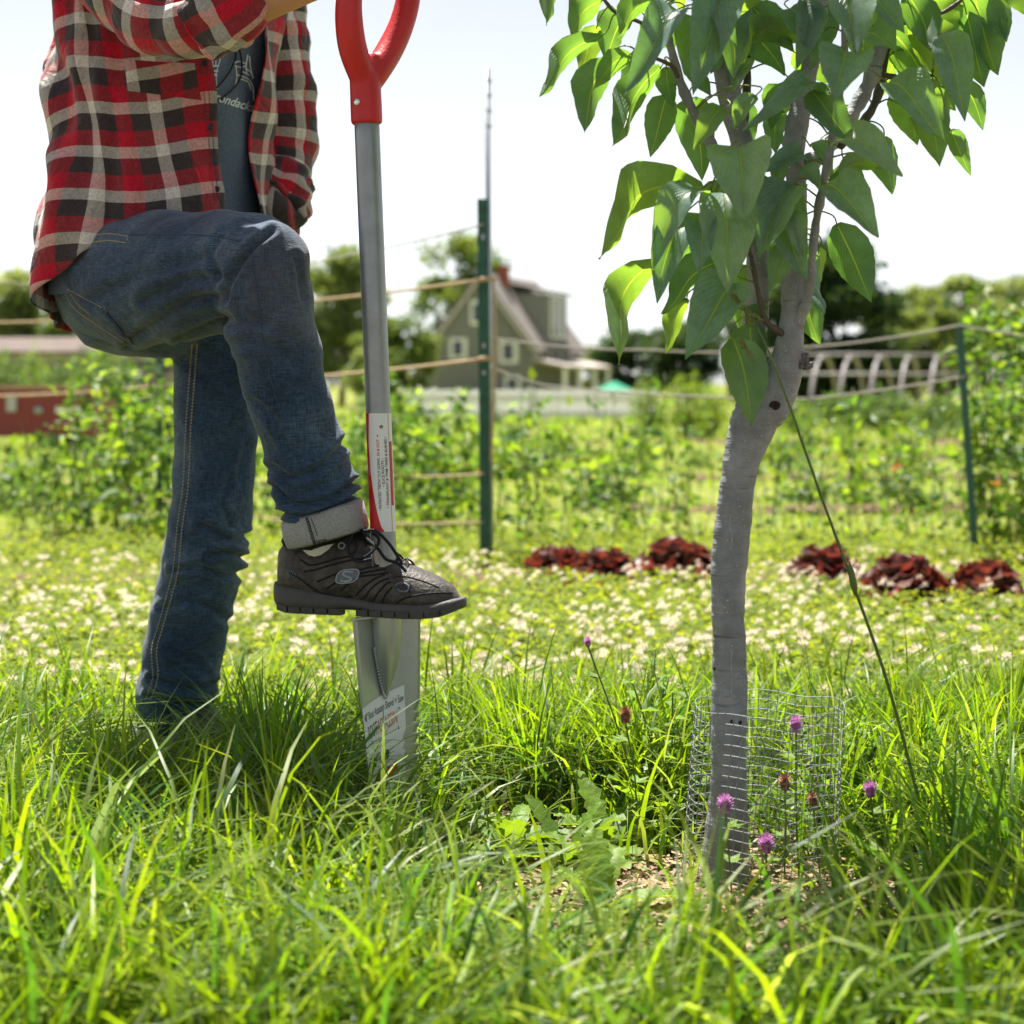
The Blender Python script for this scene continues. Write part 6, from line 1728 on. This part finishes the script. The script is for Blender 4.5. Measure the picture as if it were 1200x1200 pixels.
for (u, v) in ((252, 222), (246, 148), (240, 74)):
    q = shc(u, v, .003)
    if q: obj('button', *tube([q + Vector((0, .001, 0)), q + Vector((-.0004, -.0015, 0))], [.0055, .0048], 14), M['ink'], shirt, smooth=False)

# print on the T-shirt: two garden chairs and script lettering
tcst = Caster(tee)
def tee_stroke(b, px, r): b.add(*tcst.stroke(px, r, .0006, 4, 4))
b = MB(); rr = .0013
for px in ([(240, 66), (242, 78), (244, 92), (246, 105)], [(244, 64), (246, 77)], [(248, 63), (249, 78)], [(253, 64), (252, 78)], [(258, 69), (255, 78), (253, 90), (254, 104)], [(241, 79), (256, 77)], [(242, 84), (255, 83)], [(243, 90), (254, 88)], [(246, 94), (252, 86)], [(243, 69), (257, 68)],
           [(274, 74), (280, 72), (288, 75)], [(275, 77), (282, 79), (288, 77)], [(276, 78), (277, 90), (275, 101)], [(278, 88), (285, 90), (292, 94), (296, 103), (297, 118)], [(290, 64), (288, 76), (289, 88)], [(292, 66), (293, 78), (296, 92)], [(280, 92), (290, 96), (294, 106)], [(284, 84), (292, 88)], [(287, 80), (293, 84), (296, 90)]):
    tee_stroke(b, px, rr)
b.out('chair_print', M['tee_print'], tee)['kind'] = 'stuff'
Vt, Ft = text_mesh('Adirondacks', 1.0, .25, .012); Vt[:, 0] -= Vt[:, 0].min(); w = Vt[:, 0].max()
W = []; ang = R(17)
for p in Vt:
    x, y = p[0] / w * 66, -p[1] * 15; q = tcst(233 + x * math.cos(ang) - y * math.sin(ang), 112 + x * math.sin(ang) + y * math.cos(ang), .0008); W.append(q if q else Vector((0, 0, 0)))
if all(q.length > .1 for q in W): obj('lettering', W, Ft, M['tee_print'], tee, smooth=False)
b = MB()
for px in ([(276, 50), (279, 66), (280, 80), (277, 94), (268, 106), (256, 116)], [(270, 50), (273, 64), (268, 80), (259, 94), (250, 104)]): b.add(*tcst.stroke(px, .0016, .006, 8, 6))
b.out('earphone_cord', M['rubber'], person)

# ---- body: head, torso, arms with hands, legs as one surface
parts = []
tor = [(z, a, b_) for z, a, b_ in ((.78, .13, .09), (.95, .135, .095), (1.15, .165, .115), (1.30, .175, .115), (1.39, .15, .09), (1.43, .075, .065), (1.47, .058, .06), (1.53, .056, .06))]
V = []; ns = 24
for z, a, b_ in tor:
    for k in range(ns): t = 2 * math.pi * k / ns; V.append(centre(z) + ld * (a * math.cos(t)) + fd * (b_ * math.sin(t)))
parts.append((V, [(i * ns + j, i * ns + (j + 1) % ns, (i + 1) * ns + (j + 1) % ns, (i + 1) * ns + j) for i in range(len(tor) - 1) for j in range(ns)] + [tuple(range(ns))[::-1], tuple((len(tor) - 1) * ns + j for j in range(ns))]))
hc = Vector((-.54, 2.785, 1.62)); look = (fd * 1 + Vector((.1, -.1, -.35))).normalized(); rt = look.cross(Vector((0, 0, 1))).normalized(); hu = rt.cross(look)
V = []; Fc = []; na_, nb_ = 24, 18
for i in range(nb_ + 1):
    ph = math.pi * i / nb_
    for j in range(na_):
        a = 2 * math.pi * j / na_; x, y, z = math.sin(ph) * math.cos(a), math.sin(ph) * math.sin(a), math.cos(ph)
        k = 1 - .16 * max(0, -z) * (1 - max(0, x)) ; V.append(hc + look * (x * .098 * k) + rt * (y * .075 * (1 - .22 * max(0, -z))) + hu * (z * .118))
Fc = [(i * na_ + j, i * na_ + (j + 1) % na_, (i + 1) * na_ + (j + 1) % na_, (i + 1) * na_ + j) for i in range(nb_) for j in range(na_)]
parts.append((V, Fc))
parts.append(tube([hc + look * .085 + hu * .02, hc + look * .108 - hu * .012, hc + look * .112 - hu * .025, hc + look * .09 - hu * .032], [.008, .012, .015, .009], 10))
for s in (-1, 1):
    parts.append(tube([hc + rt * s * .072 + hu * .025, hc + rt * s * .084 + hu * .01 - look * .008, hc + rt * s * .076 - hu * .03], [.012, .014, .008], 8))
parts.append(tube([hc + look * .088 - hu * .058 + rt * -.022, hc + look * .096 - hu * .06, hc + look * .088 - hu * .058 + rt * .022], [.006, .010, .006], 8))
elbR = P(218, 26, 2.487); wrR = P(398, -34, 2.425)
parts.append(tube([P(85, -95, 2.66), P(150, -35, 2.565), elbR], [.055, .046, .040], 16))
fq = smooth_path([(*elbR, .041), (*elbR.lerp(wrR, .25), .044), (*elbR.lerp(wrR, .6), .036), (*wrR, .027), (*P(412, -42, 2.42), .027)], 6)
parts.append(tube([p[:3] for p in fq], fq[:, 3], 20, ell=(1, .92)))
# right hand closed over the grip bar (bar centre about (446,-40))
bar0, bar1 = P(414, -39, SY - .04), P(478, -39, SY + .047); bd_ = (bar1 - bar0).normalized()
palm = P(428, -64, SY - .008)
parts.append(tube([P(408, -44, 2.42), P(418, -58, 2.43), bar0.lerp(bar1, .45) + Vector((0, 0, .030))], [.026, .032, .028], 14, ell=(1, .7)))
out_ = bd_.cross(Vector((0, 0, 1))).normalized()       # towards the front of the bar
if out_.y > 0: out_ = -out_
for k, ln in enumerate((.95, 1.05, 1.0, .85)):
    c = bar0.lerp(bar1, .20 + .20 * k); r = .022 * ln
    pts = [c + Vector((0, 0, .028)) - out_ * .012, c + Vector((0, 0, .030)) * ln + out_ * .010, c + out_ * .028 * ln + Vector((0, 0, .012)), c + out_ * .027 * ln - Vector((0, 0, .012)), c + out_ * .010 - Vector((0, 0, .0265)), c - out_ * .008 - Vector((0, 0, .025))]
    parts.append(tube(smooth_path(pts, 4), .0082 * ln, 10))
c = bar0.lerp(bar1, .12); parts.append(tube(smooth_path([P(410, -48, 2.425), c - out_ * .024 + Vector((0, 0, .018)), c - out_ * .026 - Vector((0, 0, .006)) + bd_ * .012, c - out_ * .014 - Vector((0, 0, .024)) + bd_ * .022], 4), .0092, 10))
# left arm: hangs, forearm back to the hip pocket
elbL = P(330, 195, 2.96); wrL = P(248, 282, 2.81)
parts.append(tube([P(296, -60, 2.95), P(318, 70, 2.965), elbL], [.055, .045, .039], 16)); parts.append(tube([elbL, elbL.lerp(wrL, .35), wrL], [.040, .040, .027], 16))
hd = (wrL - elbL).normalized(); parts.append(tube([wrL, wrL + hd * .05, wrL + hd * .09], [.026, .036, .030], 12, ell=(1, .5)))
sd_ = hd.cross(Vector((0, 1, 0))).normalized()
for k, ln in enumerate((.9, 1.05, 1.0, .8)):
    c = wrL + hd * .085 + sd_ * (.024 - .016 * k); parts.append(tube([c, c + hd * .035 * ln + Vector((0, -.004, 0)), c + hd * .065 * ln + Vector((0, -.014, 0))], [.0085, .008, .0065], 8))
parts.append(tube([wrL + hd * .03 + sd_ * .024, wrL + hd * .06 + sd_ * .044, wrL + hd * .085 + sd_ * .046], [.011, .010, .008], 8))
# legs inside the jeans
parts.append(tube([P(150, 330, 2.71), P(240, 318, 2.56), P(310, 306, 2.46)], [.07, .06, .045], 14)); parts.append(tube([P(310, 306, 2.46), P(336, 450, 2.455), P(374, 605, 2.48), P(377, 655, 2.497), P(378, 690, 2.499)], [.045, .045, .034, .026, .02], 14))
parts.append(tube([P(245, 350, 2.865), P(252, 500, 2.86), P(244, 612, 2.855), P(215, 760, 2.88), P(197, 860, 2.895), P(195, 905, 2.895)], [.045, .050, .043, .042, .033, .03], 14))
V, Fc, Nn = remesh(parts, .0042, 3)
body = obj('body', V, Fc, M['skin'], person)
# hair cap, eyes
V = []; g = random.Random(3)
for i in range(nb_ + 1):
    ph = math.pi * .62 * i / nb_
    for j in range(na_ * 2):
        a = 2 * math.pi * j / (na_ * 2); x, y, z = math.sin(ph) * math.cos(a), math.sin(ph) * math.sin(a), math.cos(ph)
        lim = 1.0 if x < .35 or z > .55 else .9; k = (1.06 + .03 * math.sin(a * 9 + ph * 7) + g.uniform(-.01, .01)) * lim
        V.append(hc + look * (x * .100 * k) + rt * (y * .078 * k) + hu * (z * .120 * k))
c = na_ * 2; Fc = [(i * c + j, i * c + (j + 1) % c, (i + 1) * c + (j + 1) % c, (i + 1) * c + j) for i in range(nb_) for j in range(c)]
obj('hair', V, Fc, M['hair'], person)
for s in (-1, 1): obj('eye', *tube([hc + look * .082 + rt * s * .032 + hu * .012, hc + look * .0925 + rt * s * .032 + hu * .012, hc + look * .0955 + rt * s * .032 + hu * .012], [.011, .010, .004], 12), M['ink'], person)

# ---- shoes
M['shoe'] = mat('dark_brown_black_leather', (.040, .034, .031), .55, .35, var=.4, vscale=60, bump=.3, bscale=220, c2=(.066, .055, .048))
M['shoe_dark'] = mat('black_mesh', (.016, .017, .02), .8, .25, bump=.5, bscale=500)
M['sole'] = mat('grey_black_rubber', (.058, .055, .053), .6, .35, var=.2, vscale=40, bump=.15, bscale=200)
M['lace'] = mat('black_lace', (.012, .013, .02), .75, .25, bump=.4, bscale=600)
M['logo_plate'] = mat('blue_grey_emblem', (.10, .125, .16), .45, .4); M['logo_line'] = mat('pale_grey_emblem', (.30, .33, .37), .45, .4)


def make_shoe(heel, toe, zs_, name):
    """shoe from heel point to toe point with its sole at height zs_; returns the upper"""
    heel, toe = Vector((heel[0], heel[1], zs_)), Vector((toe[0], toe[1], zs_)); e = (toe - heel); L_ = e.length; e.normalize(); s = Vector((0, 0, 1)).cross(e)
    def w(x): return float(np.interp(x, [0, .004, .012, .03, .08, .13, .18, .21, .235, .255, .270, .280, .287, .29], [.010, .017, .0245, .031, .0345, .033, .040, .0435, .0425, .038, .0305, .0225, .0135, .004]))
    def loc(x, y, z): return heel + e * (x * L_ / .29) + s * y + Vector((0, 0, z))
    xs_ = [0, .004, .01, .02, .035, .05, .07, .09, .105, .12, .135, .15, .165, .18, .195, .21, .225, .235, .247, .256, .264, .271, .277, .282, .286, .289, .29]
    # midsole
    V = []; n = 16
    for x in xs_:
        zb = float(np.interp(x, [0, .008, .02, .09, .115, .145, .17, .235, .26, .275, .285, .29], [.014, .005, .0, .0, .007, .008, .0, .0, .002, .006, .011, .015])); zt = float(np.interp(x, [0, .03, .08, .12, .16, .24, .275, .29], [.041, .039, .034, .027, .022, .021, .026, .026]))
        ww = w(x) + .0045
        for k in range(n):
            a = 2 * math.pi * k / n; cx, cz = math.cos(a), math.sin(a); cx = math.copysign(abs(cx) ** .45, cx); cz = math.copysign(abs(cz) ** .6, cz)
            V.append(loc(x - .004 + .012 * x / .29, ww * cx * (1 + .05 * (cz < 0)), (zb + zt) / 2 + (zt - zb) / 2 * cz))
    Fc = [(i * n + j, i * n + (j + 1) % n, (i + 1) * n + (j + 1) % n, (i + 1) * n + j) for i in range(len(xs_) - 1) for j in range(n)] + [tuple(range(n))[::-1], tuple((len(xs_) - 1) * n + j for j in range(n))]
    # upper
    hts = lambda x: float(np.interp(x, [0, .012, .03, .06, .09, .11, .125, .145, .17, .20, .23, .255, .275, .29], [.086, .098, .097, .096, .104, .114, .117, .107, .090, .074, .063, .054, .043, .026]))
    Vu = []; nu = 22
    for x in xs_:
        zb = float(np.interp(x, [0, .12, .29], [.029, .019, .017])); h = hts(x) - zb; ww = w(x) * 1.0
        for k in range(nu):
            a = math.pi * k / (nu - 1); cy = math.cos(a); ex_ = .62 if x > .16 else .5
            yy = ww * math.copysign(abs(cy) ** ex_, cy) * (1 - (.20 if x < .15 else .12) * math.sin(a) ** 2); Vu.append(loc(x, yy, zb + h * math.sin(a) ** (.55 if x < .15 else .8)))
    Fu = [(i * nu + j, i * nu + j + 1, (i + 1) * nu + j + 1, (i + 1) * nu + j) for i in range(len(xs_) - 1) for j in range(nu - 1)] + [tuple(range(nu))[::-1], tuple((len(xs_) - 1) * nu + j for j in range(nu))] + [(i * nu, (i + 1) * nu, (i + 1) * nu + nu - 1, i * nu + nu - 1) for i in range(len(xs_) - 1)]
    up_ = obj(name, Vu, Fu, M['shoe'], person)
    sole = obj('sole', V, Fc, M['sole'], up_)
    # tread blocks round the rim of the outsole
    for sd2 in (-1, 1):
        for k in range(13):
            x0 = .012 + k * .0212; x1 = x0 + .0185
            if .115 < x0 < .130: continue
            Vb = []
            for x in (x0, x1):
                zb = float(np.interp(x, [0, .008, .02, .09, .17, .235, .26, .275, .285, .29], [.013, .004, -.001, -.001, -.001, -.001, .001, .005, .010, .014])); ww = w(x) + .0052
                for (y, z) in ((.55, zb), (1.03, zb), (1.06, zb + .0095), (.55, zb + .0095)): Vb.append(loc(x - .004 + .012 * x / .29, sd2 * ww * y, z))
            obj('tread_block', Vb, [(0, 1, 2, 3), (7, 6, 5, 4), (0, 4, 5, 1), (1, 5, 6, 2), (2, 6, 7, 3), (3, 7, 4, 0)], M['sole'], up_, smooth=False)
    return up_, loc, w, hts


shoe, sloc, sw_, sh_ = make_shoe((P(328, 700, 2.508).x, 2.508), (P(539, 700, 2.432).x, 2.432), ZS + .003, 'shoe')
shc2 = Caster(shoe)
def zpx(x, y): return (300 + x * 260 / 1200, 580 + y * 260 / 1200)
b = MB()
for px in ([(262, 415), (330, 402), (420, 375), (520, 352), (590, 345)], [(330, 470), (400, 440), (440, 425)], [(385, 505), (430, 475)], [(455, 520), (500, 480), (540, 455)], [(540, 545), (580, 500), (640, 455), (700, 430)], [(585, 560), (620, 510), (670, 470), (720, 450)], [(630, 575), (665, 525), (705, 480), (730, 470)],
           [(680, 585), (700, 540), (735, 500)], [(560, 405), (640, 385), (700, 375)], [(565, 425), (640, 410), (705, 400)], [(560, 440), (640, 432), (715, 420)], [(745, 600), (790, 565), (880, 540), (980, 530), (1060, 530)], [(240, 350), (300, 380), (420, 350), (510, 330)], [(180, 420), (240, 455), (330, 520), (420, 545), (520, 555)]):
    b.add(*shc2.stroke([zpx(*p) for p in px], .0014, .0002, 6, 5))
b.out('overlay_ribs', M['shoe_dark'], shoe)
b = MB()
for k in range(4): b.add(*shc2.stroke([zpx(165 + k * 12, 395 + k * 4), zpx(185 + k * 14, 445 + k * 4)], .0009, .0004, 4, 4))
b.out('heel_ribs', M['logo_plate'], shoe)
# dark collar lining and mesh toe box as laid-on panels
b = MB()
b.add(*shc2.stroke([zpx(735, 450), zpx(800, 440), zpx(900, 465), zpx(990, 500)], .0009, .0000, 8, 4)); b.add(*shc2.stroke([zpx(835, 478), zpx(830, 520), zpx(850, 545)], .0009, .0000, 6, 4))
b.out('toe_seam', M['shoe_dark'], shoe)
b = MB(); b.add(*shc2.stroke([zpx(755, 495), zpx(770, 480), zpx(800, 478), zpx(825, 495), zpx(820, 520), zpx(790, 522), zpx(765, 510)], .0016, .0004, 4, 5)); b.out('side_tab', M['logo_plate'], shoe)
# oval emblem with an S
cx, cy = 497, 440; ring = []
for t in np.linspace(0, 2 * math.pi, 25)[:-1]:
    a = math.copysign(abs(math.cos(t)) ** .7, math.cos(t)) * 60; c = math.copysign(abs(math.sin(t)) ** .7, math.sin(t)) * 37; ring.append((cx + a - c * .28, cy + c - a * .10))
V = [shc2(*zpx(cx, cy), .0014)] + [shc2(*zpx(*p), .0012) for p in ring]
if all(v is not None for v in V):
    em = obj('emblem', V, [(0, i + 1, (i + 1) % 24 + 1) for i in range(24)], M['logo_plate'], shoe, smooth=False)
    b = MB(); b.add(*shc2.stroke([zpx(*p) for p in ring + ring[:1]], .0011, .0016, 2, 5))
    b.add(*shc2.stroke([zpx(*p) for p in ((530, 418), (505, 414), (480, 418), (474, 430), (490, 440), (512, 447), (518, 458), (500, 466), (476, 466), (460, 462))], .0017, .0018, 4, 5)); b.out('emblem_letter', M['logo_line'], em)
b = MB()
q = shc2(*zpx(465, 275), .001)
if q: b.add(*tube([q + Vector((.0045 * math.cos(a), -.001, .0045 * math.sin(a))) for a in np.linspace(0, 6.28, 12)], .0013, 5, False)); b.out('eyelet', M['logo_line'], shoe)
# laces: crossings over the tongue and a loose bow
lb_ = MB()
for k in range(6):
    x = .118 + k * .0165; h = sh_(x); hw_ = .021
    for sg in (-1, 1):
        pts = [sloc(x - .003, sg * hw_, h - .008), sloc(x + .003, sg * .008, h + .004), sloc(x + .009, -sg * .008, sh_(x + .01) + .005), sloc(x + .014, -sg * hw_, sh_(x + .014) - .008)]
        lb_.add(*tube(smooth_path(pts, 4), .0022, 6, ell=(1, .6)))
k0 = sloc(.118, 0, sh_(.12) + .006)
for pts in ([k0, P(428, 622, 2.43), P(440, 622, 2.42), P(455, 636, 2.415), P(468, 655, 2.41), P(471, 662, 2.41)], [k0, P(415, 622, 2.44), P(408, 640, 2.42), P(414, 655, 2.41), P(432, 650, 2.41), P(444, 632, 2.42), k0 + Vector((.012, -.01, .004))],
            [k0, P(418, 640, 2.42), P(412, 652, 2.412), P(420, 658, 2.405), P(436, 655, 2.405)], [k0, P(440, 640, 2.42), P(452, 655, 2.41), P(466, 660, 2.408), P(476, 670, 2.405)]):
    lb_.add(*tube(smooth_path(pts, 6), .0023, 6))
lb_.add(*tube([k0 - Vector((.008, 0, 0)), k0, k0 + Vector((.008, 0, 0))], [.004, .006, .004], 8))
lb_.out('lace', M['lace'], shoe)
# padded tongue and collar
obj('tongue', *tube([sloc(.17, 0, sh_(.17) - .004), sloc(.145, 0, sh_(.145) - .001), sloc(.12, 0, sh_(.12) + .004), sloc(.108, 0, sh_(.11) + .014)], [.012, .019, .022, .020], 14, ell=(1, .35)), M['shoe_dark'], shoe)
colr = [sloc(.012 + .105 * (.5 - .5 * math.cos(a)), .029 * math.sin(a), float(np.interp(.5 - .5 * math.cos(a), [0, .5, 1], [.100, .097, .114]))) for a in np.linspace(0, 2 * math.pi, 33)]
obj('collar', *tube(colr, .0075, 8, False), M['shoe_dark'], shoe)
obj('sock', *tube([P(379, 612, 2.485), P(379, 640, 2.492), P(379, 668, 2.498)], [.036, .033, .027], 20), M['sock'], person)
shoe2, *_ = make_shoe((P(178, 900, 2.93).x, 2.94), (P(178, 900, 2.93).x + .215, 2.76), .004, 'shoe')
